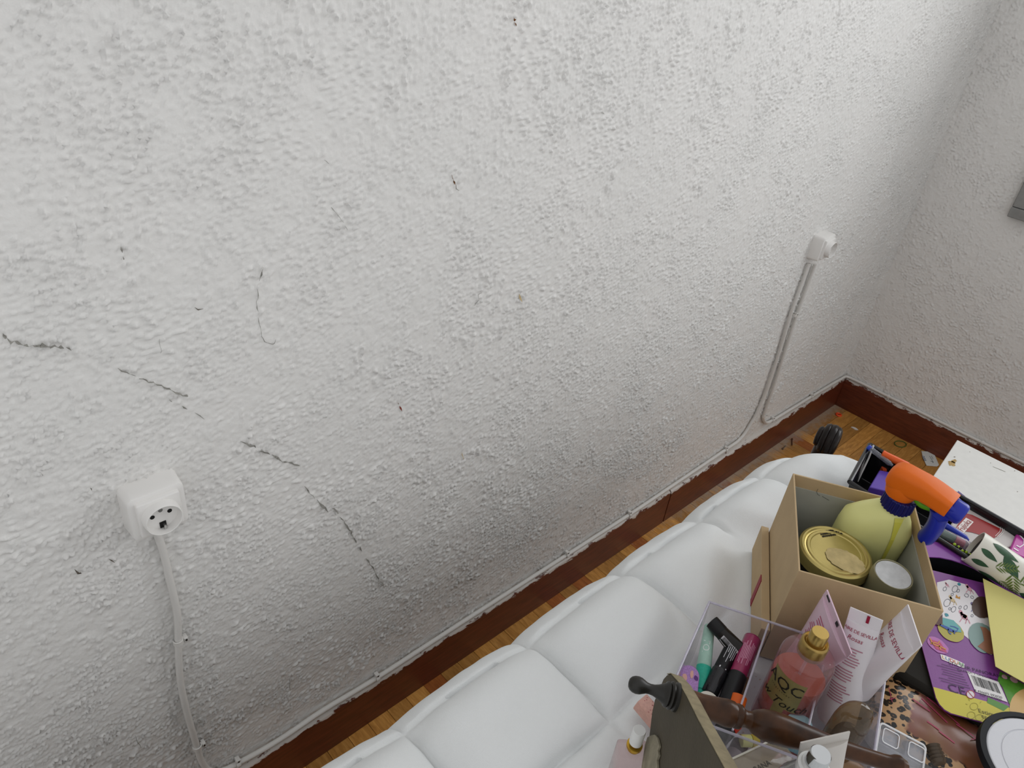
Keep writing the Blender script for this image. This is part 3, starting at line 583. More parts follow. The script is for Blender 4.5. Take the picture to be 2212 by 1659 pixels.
# ---- spray bottle
nk = P(1938, 1088, .772); bs = V(-1.527, -.566, ZT + .005)
t = empty('spray_bottle', 'yellowish spray bottle with an orange and blue trigger head', 'spray bottle', bs)
bx = nrm(e2 * 1.0); ax_ = nrm(nk - bs); bx = nrm(bx - ax_ * (bx @ ax_)); by = np.cross(ax_, bx); Lb = np.linalg.norm(nk - bs)
secs = []
for s, hx, hy in ((0, .030, .019), (.015, .036, .024), (.05, .0385, .026), (.45, .0385, .026), (.68, .0385, .026), (.78, .037, .0255), (.86, .031, .023), (.92, .023, .020), (.955, .0185, .0175), (.97, .0155, .0155), (1.0, .0150, .0150)):
    a = np.linspace(0, 2 * math.pi, 40, endpoint=False); ex_ = 2.6 if s < .86 else 2.0
    cx = np.sign(np.cos(a)) * np.abs(np.cos(a)) ** (2 / ex_); cy = np.sign(np.sin(a)) * np.abs(np.sin(a)) ** (2 / ex_)
    secs.append(bs + ax_ * Lb * s - bx * .010 * smooth(1.0, .8, s) + np.outer(cx * hx * (1 + .12 * smooth(.97, .8, s)), bx) + np.outer(cy * hy, by))
YB = mat('#dedd94', .35, var=.04, vscale=18, sub=.15); obj('bottle_body', loft(secs), YB, t, smooth=True, angle=60)
# yellow drip down the front face
fn = by if by @ (CAM - nk) > 0 else -by
drip = []
for s in np.linspace(.955, .2, 26):
    wd = np.interp(s, [.2, .4, .8, .9, .955], [.002, .0035, .0045, .008, .011]); off = np.interp(s, [.2, .955], [.009, 0])
    hy = np.interp(s, [.68, .78, .86, .92, .955], [.026, .0255, .023, .020, .0175]); hx = np.interp(s, [.68, .78, .86, .92, .955], [.0385, .037, .031, .023, .0185])
    ex_ = float(np.interp(s, [.78, .86], [2.6, 2.0]))
    hx *= 1 + .12 * smooth(.97, .8, s); sh_ = .010 * smooth(1.0, .8, s); pt = lambda q: bs + ax_ * Lb * s + bx * (q) + fn * (hy * (1 - abs((q + sh_) / hx) ** ex_) ** (1 / ex_) + .0010)
    drip.append((pt(off + .004 - wd / 2), pt(off + .004 + wd / 2)))
obj('yellow_drip', ([p for d in drip for p in d], [[2 * i, 2 * i + 1, 2 * i + 3, 2 * i + 2] for i in range(len(drip) - 1)]), mat('#cdc850', .3), t)
NAVY = mat('#14165a', .35); BLUE = mat('#1c2a9a', .28); ORG = mat('#de680c', .45, bump=.08, bscale=900)
an = np.linspace(0, 2 * math.pi, 96, endpoint=False); rr = .0185 + .0006 * np.sign(np.sin(an * 24)); u_, v_, d_ = basis(ax_)
c0 = nk - ax_ * .004
obj('screw_collar', loft([c0 + d_ * z + np.outer(np.cos(an) * (rr + k), u_) + np.outer(np.sin(an) * (rr + k), v_) for z, k in ((0, -.001), (.001, 0), (.0185, -.0005), (.0195, -.0015))]), NAVY, t, smooth=True, angle=25)
hu = nrm(V(.02, -1, -.10)); hu = nrm(hu); hw = nrm(ax_ - hu * (ax_ @ hu)); hs = np.cross(hu, hw); hc = c0 + ax_ * .020
def hsec(x, w0, w1, hh, r):          # cross-section: half width hh, from height w0 to w1
    pts = rrect(hh, (w1 - w0) / 2, min(r, hh * .95, (w1 - w0) / 2 * .95), 5); return place2(pts, hc + hu * x + hw * (w0 + w1) / 2, hs, hw)
head = [(-.0255, .016, .028, .006, .005), (-.0240, .010, .033, .011, .008), (-.020, .006, .0375, .0145, .010), (-.012, .005, .040, .0155, .010), (0, .005, .041, .0155, .010), (.010, .0085, .0415, .0155, .009), (.018, .0135, .0415, .0155, .008), (.028, .0150, .0405, .0155, .007), (.040, .0150, .0392, .0150, .006), (.0485, .0150, .0380, .0145, .0055), (.049, .0155, .0375, .014, .005)]
obj('head_shell', loft([hsec(*h) for h in head]), ORG, t, smooth=True, angle=45)
sk = [(.0, .0185, .0185), (.006, .020, .018), (.012, .020, .0165)]
an2 = np.linspace(0, 2 * math.pi, 32, endpoint=False)
obj('head_skirt', loft([hc - hw * .001 + hw * z + np.outer(np.cos(an2) * a - .004, hu) + np.outer(np.sin(an2) * b, hs) for z, a, b in ((-.0005, .0165, .0155), (.006, .0185, .0165), (.014, .0215, .0160), (.020, .020, .015))]), ORG, t, smooth=True, angle=50)
nz0 = hc + hu * .0485 + hw * .0235
obj('nozzle', lathe(nz0 - hu * .0, nz0 + hu * .0165, [(0, .0130), (.1, .0138), (.75, .0136), (.9, .0126), (1, .0095)], 28), BLUE, t, smooth=True, angle=50)
obj('nozzle_hood', loft([hsec(.0390, .0060, .0148, .0125, .003), hsec(.0484, .0040, .0340, .0130, .004), hsec(.0550, .0110, .0330, .0120, .004)]), BLUE, t, smooth=True, angle=50)
tr = spline([hc + hu * .040 + hw * .014, hc + hu * .045 + hw * .002, hc + hu * .0475 - hw * .014, hc + hu * .0475 - hw * .030, hc + hu * .0460 - hw * .041], 5)
secs = []
for i, p in enumerate(tr):
    d = nrm(tr[min(i + 1, len(tr) - 1)] - tr[max(i - 1, 0)]); n = np.cross(d, hs); q = i / (len(tr) - 1); k = 1 if q < .85 else math.sqrt(max(.05, 1 - ((q - .85) / .16) ** 2))
    a = np.linspace(0, 2 * math.pi, 20, endpoint=False); secs.append(p + np.outer(np.cos(a) * (.0125 * k), hs) + np.outer(np.sin(a) * (.0100 * k), n))
obj('trigger', loft(secs), BLUE, t, smooth=True, angle=60)
gp = spline([hc + hu * .013 + hw * .008, hc + hu * .022 + hw * .004, hc + hu * .033 + hw * .007], 5); obj('green_spring', tube(gp, .0045, 10), mat('#5fa51e', .4), t, smooth=True)

# ---- jars
GOLD = mat('#bcab6a', .33, .75, var=.06, vscale=60); DGL = mat('#1d1710', .12, coat=.5)
def gold_jar():
    c = P(1806, 1189, .716); b = V(c[0] + .004, c[1] + .002, ZT + .005); tilt = nrm(V(-.10, -.02, 1)); top = c
    t = empty('honey_jar', 'dark jar with a large gold metal lid inside the cardboard box', 'jar', b); L = np.linalg.norm(top - b)
    obj('jar_body', lathe(b, b + (top - b) * .86, [(0, .036), (.03, .040), (.8, .0415), (.93, .0395), (1, .039)], 40), DGL, t, smooth=True)
    l0 = b + (top - b) * .85
    obj('lid', lathe(l0, top, [(0, .0435), (.12, .0448), (.30, .0440), (.75, .0440), (.9, .0432), (1.0, .0405), (1.0, .0385), (.90, .0372), (.88, .0355), (.95, .0340), (.95, .0312), (.90, .030), (.90, .001)], 64), GOLD, t, smooth=True, angle=18)
    ax = nrm(top - l0); u, v, d = basis(ax); o = l0 + (top - l0) * .905 + ax * .0005
    # residue where a label was torn off, and a date stamp
    q = PN(1832, 1213, o, ax); ex = nrm(PN(1880, 1240, o, ax) - PN(1780, 1180, o, ax)); ey = np.cross(ax, ex)
    obj('torn_label', prism(place2(ell((-.003, -.001), .0235, .0175, 40, 0.1, .07), q, ex, ey), ax * .0004), mat('#c4b17e', .75, bump=.5, bscale=250, var=.16, vscale=90), t)
    rows = []
    tx = nrm(PN(1812, 1150, o, ax) - PN(1765, 1157, o, ax)); ty = np.cross(ax, tx)
    for k in range(3):
        x = -.014
        while x < .014:
            wd = random.uniform(.0008, .0030); rows.append((place2([(x, -.0036 * k), (x + wd, -.0036 * k), (x + wd, -.0036 * k + .0026), (x, -.0036 * k + .0026)], PN(1791, 1148, o, ax), tx, ty), [[0, 1, 2, 3]])); x += wd + random.uniform(.0004, .0008)
    obj('date_stamp', join(*rows), mat('#2c2818', .7), t)
gold_jar()
c = P(1930, 1240, .726); b = V(c[0] + .008, c[1] + .006, ZT + .005)
t = empty('glass_jar', 'small glass jar with a dusty white screw lid in the cardboard box', 'jar', b)
u = nrm(c - b); L = np.linalg.norm(c - b)
obj('jar_body', lathe(b, b + (c - b) * .62, [(0, .020), (.06, 0.02115), (.9, 0.02160), (1, 0.02025)], 36), clear('#d9d6b8', .3, '#8e8a68'), t, smooth=True)
obj('lid', lathe(b + (c - b) * .60, c, [(0, 0.02250), (.10, 0.02322), (.22, 0.02214), (.34, 0.02322), (.45, 0.02214), (.58, 0.02304), (.9, 0.02304), (1, 0.02214), (1, 0.02124), (.97, 0.02052)], 40), mat('#8f8a6c', .4, .2), t, smooth=True, angle=35)
obj('lid_disc', lathe(c - u * .004, c - u * .0008, [(0, 0.02034), (1, 0.02034)], 36), mat('#c3c5c6', .55, var=.10, vscale=120), t)
p0, p1 = V(-1.556, -.492, ZT + .012), P(1752, 1105, .685)
p0 = V(p1[0] + .004, p1[1] - .016, ZT + .005)
t = empty('pink_bottle', 'pinkish red plastic cap poking up behind the gold lidded jar', 'bottle', p0)
obj('bottle_body', lathe(p0, p0 + (p1 - p0) * .72, [(0, .011), (.05, .0135), (.9, .0135), (1, .010)], 24), mat('#b5606a', .4), t, smooth=True)
obj('cap', lathe(p0 + (p1 - p0) * .7, p1, [(0, .0125), (.3, .0125), (.32, .0112), (.85, .0108), (1, .0085)], 24), mat('#c06a70', .4), t, smooth=True, angle=30)

# ---- acrylic organiser
ACR = clear('#f9f8fa', .045, '#e9e8ec', .05)
t = empty('acrylic_organiser', 'clear acrylic makeup organiser with dividers in front of the cardboard box', 'organiser', OR(.08, .1, ZT))
zt = .681; pb0 = inset(orgpl, .004)
obj('tray_shell', hollow(orgpl, ZT, zt, .0026, pb=pb0, fl=.003), ACR, t, bevel=.0006)
for bpos in (.070, .136): obj('divider', box(OR(.0825, bpos, ZT + .0425), [oa, ob, V(0, 0, 1)], (.0785, .0012, .038)), ACR, t, bevel=.0004)
EDG = mat('#cfccd6', .25)
rp = up(inset(orgpl, .0013), zt + .0004); obj('polished_rim', join(*[tube([rp[i], rp[(i + 1) % 4]], .0014, 8) for i in range(4)], *[tube([OR(.005, b_, zt + .0004), OR(.16, b_, zt + .0004)], .0011, 8) for b_ in (.070, .136)]), clear('#e9e6ef', .42, '#d9d6e2', .1), t, smooth=True)
sp = [OR(random.uniform(.01, .155), random.uniform(.075, .13), ZT + .0034) for _ in range(24)]
obj('grime', join(*[(np.array([p + V(a, b, 0) for a, b in ell((0, 0), r, r * .7, 8, 0, .3)]), [list(range(8))]) for p, r in ((p, random.uniform(.0006, .0018)) for p in sp)]), mat('#a89a94', .8), t)['kind'] = 'stuff'

BLK = mat('#0f0f10', .4, spec=.3); BLK2 = mat('#141416', .35, spec=.3)
def tubetext(lines, p0, p1, r, start, size, m, parent, rot=0.0, along=True, name='lettering'):
    """text printed on a round tube p0->p1; text runs along the axis (along) on the side facing the camera"""
    d = nrm(p1 - p0); c = nrm((CAM - p0) - d * ((CAM - p0) @ d)); s = np.cross(d, c); out = []
    for k, (tx, off, sz) in enumerate(lines):
        v, f = text2(tx, sz, align='LEFT')
        if along: L_, A_ = v[:, 0] + start, v[:, 1] + off
        else: L_, A_ = -v[:, 1] + start + off, v[:, 0]
        ph = rot + (A_ / r if along else A_ / r)
        rr_ = r + .00025
        out.append((p0 + np.outer(L_, d) + np.outer(np.cos(ph) * rr_, c) + np.outer(np.sin(ph) * rr_, s), f))
    return obj(name, join(*out), m, parent)
# black tube with barcode, lying across the top of the others
a, b = P(1537, 1342, .662), P(1612, 1425, .650); d = nrm(b - a); cc = nrm((CAM - a) - d * ((CAM - a) @ d)); s = np.cross(d, cc)
t = empty('cosmetic_tube', 'black cosmetic tube with a barcode lying on top in the organiser', 'tube', (a + b) / 2)
obj('cap', lathe(a, a + (b - a) * .30, [(0, .0070), (.03, .0084), (.9, .0086), (1, .0084)], 28), BLK, t, smooth=True)
secs = []
for q in np.linspace(.30, 1, 8):
    k = (q - .3) / .7; an3 = np.linspace(0, 2 * math.pi, 24, endpoint=False); secs.append(a + (b - a) * q + np.outer(np.cos(an3) * (.0084 + .003 * k), s) + np.outer(np.sin(an3) * (.0084 * (1 - k) + .0014), cc))
obj('tube_body', loft(secs), mat('#17130f', .3), t, smooth=True)
def tb(q, x, h=.0003): k = (q - .3) / .7; w = .0084 + .003 * k; hh = .0084 * (1 - k) + .0014; return a + (b - a) * q + s * x * w + cc * (hh * math.sqrt(max(0, 1 - x * x)) + h)
sx = -1 if (s @ (P(1540, 1400, .65) - P(1575, 1380, .65))) > 0 else 1
obj('barcode_label', ([tb(.38, -sx * .85), tb(.38, -sx * .45), tb(.38, -sx * .05), tb(.80, -sx * .05), tb(.80, -sx * .45), tb(.80, -sx * .85)], [[0, 1, 4, 5], [1, 2, 3, 4]]), mat('#cfcfd2', .5), t)
bars = []; q = .41
while q < .77:
    wd = random.uniform(.004, .012); bars.append(([tb(q, -sx * .62, .0012), tb(q, -sx * .10, .0007), tb(q + wd, -sx * .10, .0007), tb(q + wd, -sx * .62, .0012)], [[0, 1, 2, 3]])); q += wd + random.uniform(.005, .012)
obj('barcode', join(*bars), BLK, t)
# mint tube
a, b = P(1533, 1352, .648), P(1512, 1500, .628)
t = empty('lip_gloss', 'mint green gloss tube with a teal cap in the organiser', 'lip gloss', (a + b) / 2)
obj('tube_body', lathe(a, a + (b - a) * .62, [(0, .0052), (.03, .0062), (.97, .0082), (1, .0070)], 24), mat('#a9cdbd', .3, var=.06, vscale=150), t, smooth=True)
obj('cap', lathe(a + (b - a) * .62, b, [(0, .0084), (.85, .0066), (.86, .0052), (1, .0050)], 24), mat('#2fae94', .4, var=.08, vscale=400), t, smooth=True, angle=35)
tubetext([('LOV', 0, .011)], a, b, .0075, .022, .01, mat('#dfe9e4', .3), t)
# black tube marked 7
a, b = P(1588, 1388, .652), P(1531, 1500, .632)
t = empty('mascara', 'black cosmetic tube with white print and a smoky clear cap', 'mascara', (a + b) / 2)
obj('tube_body', lathe(a, a + (b - a) * .58, [(0, .0070), (.03, .0088), (1, .0088)], 24), BLK2, t, smooth=True)
obj('cap', lathe(a + (b - a) * .56, b, [(0, .0092), (.04, .0096), (.95, .0094), (1, .0085)], 24), clear('#4b484c', .35, '#3a3a3e', .08), t, smooth=True)
obj('applicator_tip', lathe(a + (b - a) * .58, a + (b - a) * .97, [(0, .0070), (.7, .0072), (.72, .0060), (1, .0060)], 20), mat('#3a1518', .4), t, smooth=True)
tubetext([('7', -.001, .012)], a, b, .0088, .037, .01, mat('#e8e8ea', .4), t)
fine = [(place2([(0, y), (L_, y), (L_, y + .0005), (0, y + .0005)], (0, 0, 0), V(1, 0, 0), V(0, 1, 0)), 0) for y, L_ in ()]
def fineprint(p0, p1, r, l0, rows, m, parent):
    d = nrm(p1 - p0); c = nrm((CAM - p0) - d * ((CAM - p0) @ d)); s = np.cross(d, c); out = []
    for off, st, L_ in rows:
        vs = [p0 + d * l + (c * math.cos(ph) + s * math.sin(ph)) * (r + .00025) for l in (l0 + st, l0 + st + L_) for ph in ((off - .0004) / r, (off + .0004) / r)]
        out.append((vs, [[0, 1, 3, 2]]))
    return obj('fine_print', join(*out), m, parent)
fineprint(a, b, .0088, .006, [(-.006 + .002 * k, random.uniform(0, .004), random.uniform(.010, .022)) for k in range(6)], mat('#b9b9bd', .5), t)
# raspberry gloss
a, b = P(1626, 1377, .658), P(1566, 1530, .638)
t = empty('lip_gloss', 'raspberry red lip gloss with a black cap along the organiser divider', 'lip gloss', (a + b) / 2)
obj('tube_body', lathe(a, a + (b - a) * .56, [(0, .0078), (.015, .0090), (.05, .0095), (.98, .0095), (1, .0085)], 28), mat('#8e2350', .25, coat=.4), t, smooth=True)
obj('end_plug', lathe(a - (b - a) * .004, a + (b - a) * .02, [(0, .0070), (.5, .0088), (1, .0094)], 28), mat('#3b1326', .2), t, smooth=True)
obj('cap', lathe(a + (b - a) * .55, b, [(0, .0098), (.03, .0102), (.96, .0100), (1, .0088)], 28), BLK2, t, smooth=True)
fineprint(a, b, .0095, .010, [(-.0065 + .0016 * k, random.uniform(0, .008), random.uniform(.016, .034)) for k in range(9)], mat('#c98aa6', .5), t)
# lavender patterned nail file
zf = .655; c0 = P(1492, 1442, zf); c1_ = P(1482, 1530, .640); d = nrm(c1_ - c0); sd = nrm(np.cross(V(0, 0, 1), d)); nd = np.cross(d, sd)
pl2 = [(x, y) for x, y in ell((.0, 0), .0105, .0105, 20) if x <= .001] ; pts = [(-.0105 * math.sin(a_), .0105 * math.cos(a_)) for a_ in np.linspace(0, math.pi, 14)]
pts = [(x, y) for x, y in pts] + [(.055, -.0105), (.055, .0105)]
t = empty('nail_buffer', 'lavender glitter nail buffer with a rounded end in the organiser', 'nail file', c0 + d * .02)
cc0 = c0 + d * .008
obj('buffer_board', prism(place2(pts, cc0, d, sd), -nd * .006 if nd[2] > 0 else nd * .006), mat('#ab82bd', .4, var=.22, vscale=900), t, bevel=.001)
off = nrm(nd if nd[2] > 0 else -nd) * .0004
obj('printed_shapes', join(*[(place2(ell(c_, a_, b_, 12, r_, .1), cc0 + off, d, sd), [list(range(12))]) for c_, a_, b_, r_ in (((-.001, .002), .0045, .0018, 0), ((.004, -.005), .0038, .0026, .3), ((.022, -.001), .0020, .0058, -.4), ((.034, .004), .0040, .0020, .2))]), mat('#d9a79a', .5), t)
obj('printed_shapes', join(*[(place2(ell(c_, a_, b_, 12, r_, .1), cc0 + off * .8, d, sd), [list(range(12))]) for c_, a_, b_, r_ in (((.002, .007), .0030, .0022, .5), ((.009, -.0085), .0030, .0016, 0), ((.018, .001), .0018, .0070, -.4), ((.030, -.005), .0035, .0025, .2))]), mat('#5f2f78', .5), t)
# small jars / lipsticks in the front of the first bay
def pot(name, label, cat, u, v, z, r, h, colb, colt, nd=(0, 0, 1), grp=None):
    top = P(u, v, z); n = nrm(nd); base = top - n * h
    t = empty(name, label, cat, base, grp)
    obj('pot_body', lathe(base, base + n * h * .5, [(0, r * .9), (.1, r), (1, r)], 28), mat(colb, .3), t, smooth=True)
    obj('lid', lathe(base + n * h * .5, top, [(0, r * 1.03), (.75, r * 1.03), (.95, r * .97), (1, r * .88), (1, .0005)], 32), mat(colt, .4), t, smooth=True, angle=35); return t
pot('cream_pot', 'small cream pot with an off-white lid beside the wooden spindle', 'pot', 1531, 1511, .652, .0108, .018, '#3b3a38', '#d3cfc4')
def stick(name, label, cat, a, b, prof, col_, split=None, col2=None, rough=.35, grp=None):
    t = empty(name, label, cat, (a + b) / 2, grp)
    if split is None: obj('body', lathe(a, b, prof, 20), mat(col_, rough), t, smooth=True, angle=35)
    else:
        obj('case', lathe(a, a + (b - a) * split, prof, 20), mat(col_, rough), t, smooth=True, angle=35)
        obj('cap', lathe(a + (b - a) * split, b, [(q, r_ * 1.06) for q, r_ in prof], 20), mat(col2, rough), t, smooth=True, angle=35)
    return t
CY = lambda r: [(0, r * .85), (.03, r), (.97, r), (1, r * .85)]
stick('lip_balm', 'bright orange lip balm partly under the black gloss cap', 'lip balm', P(1597, 1505, .648), P(1580, 1560, .640), CY(.0085), '#e0641c', .5, '#c9501a')
stick('lipstick', 'red and black lipstick under the wooden spindle', 'lipstick', P(1588, 1556, .652), P(1550, 1594, .646), CY(.0095), '#c8281e', .42, '#181618')
stick('lipstick', 'dark plum lipstick case by the front organiser wall', 'lipstick', P(1600, 1606, .628), P(1579, 1648, .626), CY(.0085), '#4c3a44', .5, '#8c7f86')
stick('sample_vial', 'pale yellow sample vial under the middle of the spindle', 'vial', P(1600, 1600, .640), P(1637, 1601, .640), CY(.0062), '#cfd08a', .6, '#b6a23c')
stick('nail_polish', 'light blue bottle cap between the mist bottle and the spindle', 'bottle', P(1728, 1560, .662), P(1712, 1612, .628), CY(.0125), '#9fc0c8', .35, '#86b2bd')
stick('lip_pencil', 'amber clear lip pencil against the left organiser divider', 'pencil', P(1612, 1465, .634), P(1592, 1535, .628), CY(.0045), '#a8702c', .7, '#5d3b1a')
stick('lipstick', 'rosy clear lipstick lying at the front of the middle organiser bay', 'lipstick', P(1738, 1610, .628), P(1700, 1640, .626), CY(.0080), '#a8736c', .5, '#7d4a48')

# ---- body mist
zsh = .722; c = P(1747, 1416, zsh); b0 = V(c[0], c[1], ZT + .005)
t = empty('body_mist', 'round body mist bottle with coral liquid and a gold spray top', 'perfume bottle', b0)
h = zsh - b0[2]
GL = clear('#f7e3e6', .10, '#e3b9bd', .05)
obj('glass', lathe(b0, b0 + V(0, 0, h + .010), [(0, .024), (.02, .0272), (.05, .028), (.85, .028), (.905, .0274), (.935, .0255), (.955, .021), (.97, .016), (1, .0135)], 48), GL, t, smooth=True, angle=60)
LIQ = mat('#c8674f', .25, spec=.3); obj('liquid', lathe(b0 + V(0, 0, .003), b0 + V(0, 0, h * .74), [(0, .0235), (.03, .0262), (1, .0268), (1, .0005)], 40), clear('#efb196', .48, '#d07a58', .1), t, smooth=True, angle=60)
cz = b0[2] + h + .004
obj('gold_collar', lathe((c[0], c[1], cz), (c[0], c[1], cz + .020), [(0, .0135), (.1, .0140), (.8, .0140), (.92, .0132), (.96, .0120), (.9, .0105), (.85, .0095)], 36), mat('#a98d52', .32, .85, var=.1, vscale=120), t, smooth=True, angle=40)
obj('spray_button', lathe((c[0], c[1], cz + .014), (c[0], c[1], cz + .033), [(0, .0090), (.9, .0090), (1, .0082), (1, .0003)], 36), mat('#bd9f5c', .28, .9), t, smooth=True, angle=40)
obj('dip_tube', cyl((c[0] + .002, c[1], b0[2] + .006), (c[0], c[1], cz + .002), .0018, 10), clear('#f3e0e0', .4, '#e6d0d0'), t)
ph0 = math.atan2(CAM[1] - c[1], CAM[0] - c[0])
def onbottle(x, z, r=.0283): return np.c_[c[0] + r * np.cos(ph0 + x / r), c[1] + r * np.sin(ph0 + x / r), z]
zm = b0[2]
def strip(x0, x1, z0, z1, r=.0283, n=12):
    xs = np.linspace(x0, x1, n); v = np.vstack([onbottle(xs, np.full(n, z0), r), onbottle(xs, np.full(n, z1), r)]); return v, [[i, i + 1, n + i + 1, n + i] for i in range(n - 1)]
obj('gold_label', join(strip(-.026, .013, zm + .058, zm + .102), strip(-.010, .002, zm + .044, zm + .058)), mat('#8d8152', .35, .3, var=.12, vscale=60), t)
def btext(s_, x, z, size, **k): v, f = text2(s_, size, **k); return onbottle(v[:, 0] + x, v[:, 1] + z, .0286), f
obj('lettering', join(btext('AQC', -.009, zm + .089, .0200), btext('f r a g r a n c e s', -.010, zm + .0785, .0036), btext('w Touch', -.003, zm + .064, .0150, shear=.35), btext('FRAGRANCE MIST', -.014, zm + .034, .0040)), mat('#17130c', .5), t)

# ---- squeeze tubes standing crimp-up
def squeeze(label, A, B, base, r, colr, name='hand_cream', cat='cream tube', grp=None, crimpcol=None, capcol='#e6e2e2'):
    A, B, base = map(np.asarray, (A, B, base)); top = (A + B) / 2; axv = base - top; L = np.linalg.norm(axv); d = axv / L
    u = nrm((B - A) - d * ((B - A) @ d)); v = np.cross(d, u); v = v if v @ (CAM - top) > 0 else -v; W = np.linalg.norm(B - A) / 2
    t = empty(name, label, cat, base, grp)
    def wh(q): k = smooth(0, 1, q); return W * (1 - k) + r * k, .0009 + (r - .0009) * min(1, q / .92) ** .75
    def sec(q):
        w_, h_ = wh(q); a = np.linspace(0, 2 * math.pi, 32, endpoint=False); sk_ = (A - top) - u * ((A - top) @ u)
        return top + axv * q + np.outer(np.cos(a) * w_, u) + np.outer(np.sin(a) * h_, v)
    qs = np.r_[.10, np.linspace(.12, .93, 14), .96]
    obj('tube_body', loft([sec(q) for q in qs]), mat(colr, .38, var=.03, vscale=40), t, smooth=True, angle=50)
    obj('crimp', loft([place2(rrect(wh(.05)[0], .0008, .0004, 2), top + axv * q, u, v) for q in (0, .103)]), mat(crimpcol or colr, .4), t, bevel=.0003)
    obj('cap', lathe(top + axv * .95, base, [(0, r * .93), (.1, r * .98), (.95, r * .9), (1, r * .8)], 28), mat(capcol, .35), t, smooth=True, angle=40)
    def M(x, l, off=.0004):              # x across (m), l from the crimp end (m)
        x = np.atleast_1d(x); l = np.atleast_1d(l); out = []
        for xx, ll in zip(x, l):
            q = ll / L; w_, h_ = wh(max(q, .0)); cx = max(-.98, min(.98, xx / w_)); hh = .0009 if q < .10 else h_
            out.append(top + axv * q + u * cx * w_ + v * (hh * math.sqrt(1 - cx * cx) + off))
        return np.array(out)
    right = 1 if np.cross(u, -d) @ v > 0 else -1
    return t, M, L, W, right
def mtext(M, s_, x, l, size, right, flip=1, **k):
    v, f = text2(s_, size, **k); return M(x + right * v[:, 0] * flip, l - v[:, 1] * flip), f
CRIM = mat('#9c2f4c', .5)
def bars_on(M, rows, m, parent, right, h=.0009):
    out = []
    for l, x0, x1 in rows:
        n = 6; xs = np.linspace(x0, x1, n) * right; v = np.vstack([M(xs, np.full(n, l)), M(xs, np.full(n, l + h))]); out.append((v, [[i, i + 1, n + i + 1, n + i] for i in range(n - 1)]))
    return obj('fine_print', join(*out), m, parent)
# middle white tube
t, M, L, W, rt = squeeze('upright white hand cream tube with red print in the middle of three', P(1839, 1306, .752), P(1906, 1345, .752), P(1804, 1556, .620), .0205, '#d9d5d8')
obj('lettering', join(mtext(M, 'AIRE DE SEVILLA', 0, .022, .0052, rt, space=.9), mtext(M, 'Rosas', -.003 * rt, .030, .0068, rt, shear=.2)), CRIM, t)
rows = []
for k in range(21):
    if k in (7, 13): continue
    rows.append((.040 + k * .0031, -.0135 + random.uniform(0, .001), .004 + random.uniform(-.003, .004)))
bars_on(M, rows, mat('#b07a8a', .5), t, rt, .0012)
obj('crimp_mark', (np.vstack([M([.0015 * rt, .0045 * rt], [.0012, .0012], .0006), M([.0045 * rt, .0015 * rt], [.010, .010], .0006)]), [[0, 1, 2, 3]]), mat('#8b1030', .4), t)
# right white tube
t, M, L, W, rt = squeeze('white hand cream tube leaning right with large red rose lettering', P(1963, 1304, .764), P(1990, 1396, .764), P(1838, 1482, .655), .021, '#d6d1d4')
obj('lettering', join(mtext(M, 'AIRE DE SEVILLA', .002 * rt, .026, .0078, rt), mtext(M, 'Rosas', -.004 * rt, .038, .0085, rt, shear=.2)), CRIM, t)
fl_ = [(M(np.array([x + .0022 * math.cos(a_) for a_ in np.linspace(0, 6.28, 10, False)]), np.array([l + .0032 * math.sin(a_) for a_ in np.linspace(0, 6.28, 10, False)])), [list(range(10))]) for x, l in ((.006 * rt, .066), (.0105 * rt, .067), (.0085 * rt, .071))]
obj('printed_flower', join(*fl_), mat('#c88a98', .5), t)
# pink tube on the left
t, M, L, W, rt = squeeze('pink cream tube with rows of red print behind the body mist', P(1787, 1273, .756), P(1840, 1412, .736), P(1732, 1436, .622), .0215, '#d8bccb', capcol='#d0b2c0')
bars_on(M, [(.024 + k * .0042 + (.003 if k > 2 else 0), -.020 + random.uniform(0, .006) + .003 * k * 0, .012 + random.uniform(-.006, .004)) for k in range(9)], mat('#c05a78', .5), t, rt, .0014)
obj('crimp_mark', join((np.vstack([M([-.030 * rt, -.022 * rt], [.0015, .0015], .0006), M([-.022 * rt, -.030 * rt], [.0050, .0050], .0006)]), [[0, 1, 2, 3]]), (np.vstack([M([-.001 * rt, .004 * rt], [.002, .002], .0006), M([.004 * rt, -.001 * rt], [.0085, .0085], .0006)]), [[0, 1, 2, 3]])), BLK, t)
# silver-white tube low at the front
t, M, L, W, rt = squeeze('silvery white tube end standing in front of the wooden spindle', P(1731, 1598, .790), P(1834, 1586, .790), P(1752, 1735, .70), .020, '#bdb8b2', capcol='#c9c5c0')

# ---- smoky domed bottle
c = P(1838, 1560, .70); b0 = V(c[0] + .0, c[1], ZT + .004)
t = empty('domed_bottle', 'smoky brown translucent bottle with a domed top', 'bottle', b0)
SM = clear('#cdbb9f', .20, '#8a765c', .05); up_ = V(0, 0, 1); rx = nrm(V(*(RC[0][:2]), 0)); ryy = np.cross(up_, rx)
secs = []
for z, k in ((0, .9), (.004, 1), (.085, 1), (.100, .97), (.110, .88), (.117, .72), (.121, .5), (.123, .2)):
    a = np.linspace(0, 2 * math.pi, 36, endpoint=False); secs.append(b0 + up_ * z + np.outer(np.cos(a) * .0195 * k, rx) + np.outer(np.sin(a) * .0135 * k, ryy))
obj('glass', loft(secs), SM, t, smooth=True, angle=70)
obj('inner_tube', loft([s_ * .62 + (b0 + up_ * .04) * .38 for s_ in secs]), clear('#a08a6a', .35, '#5a4630', .08), t, smooth=True, angle=70)

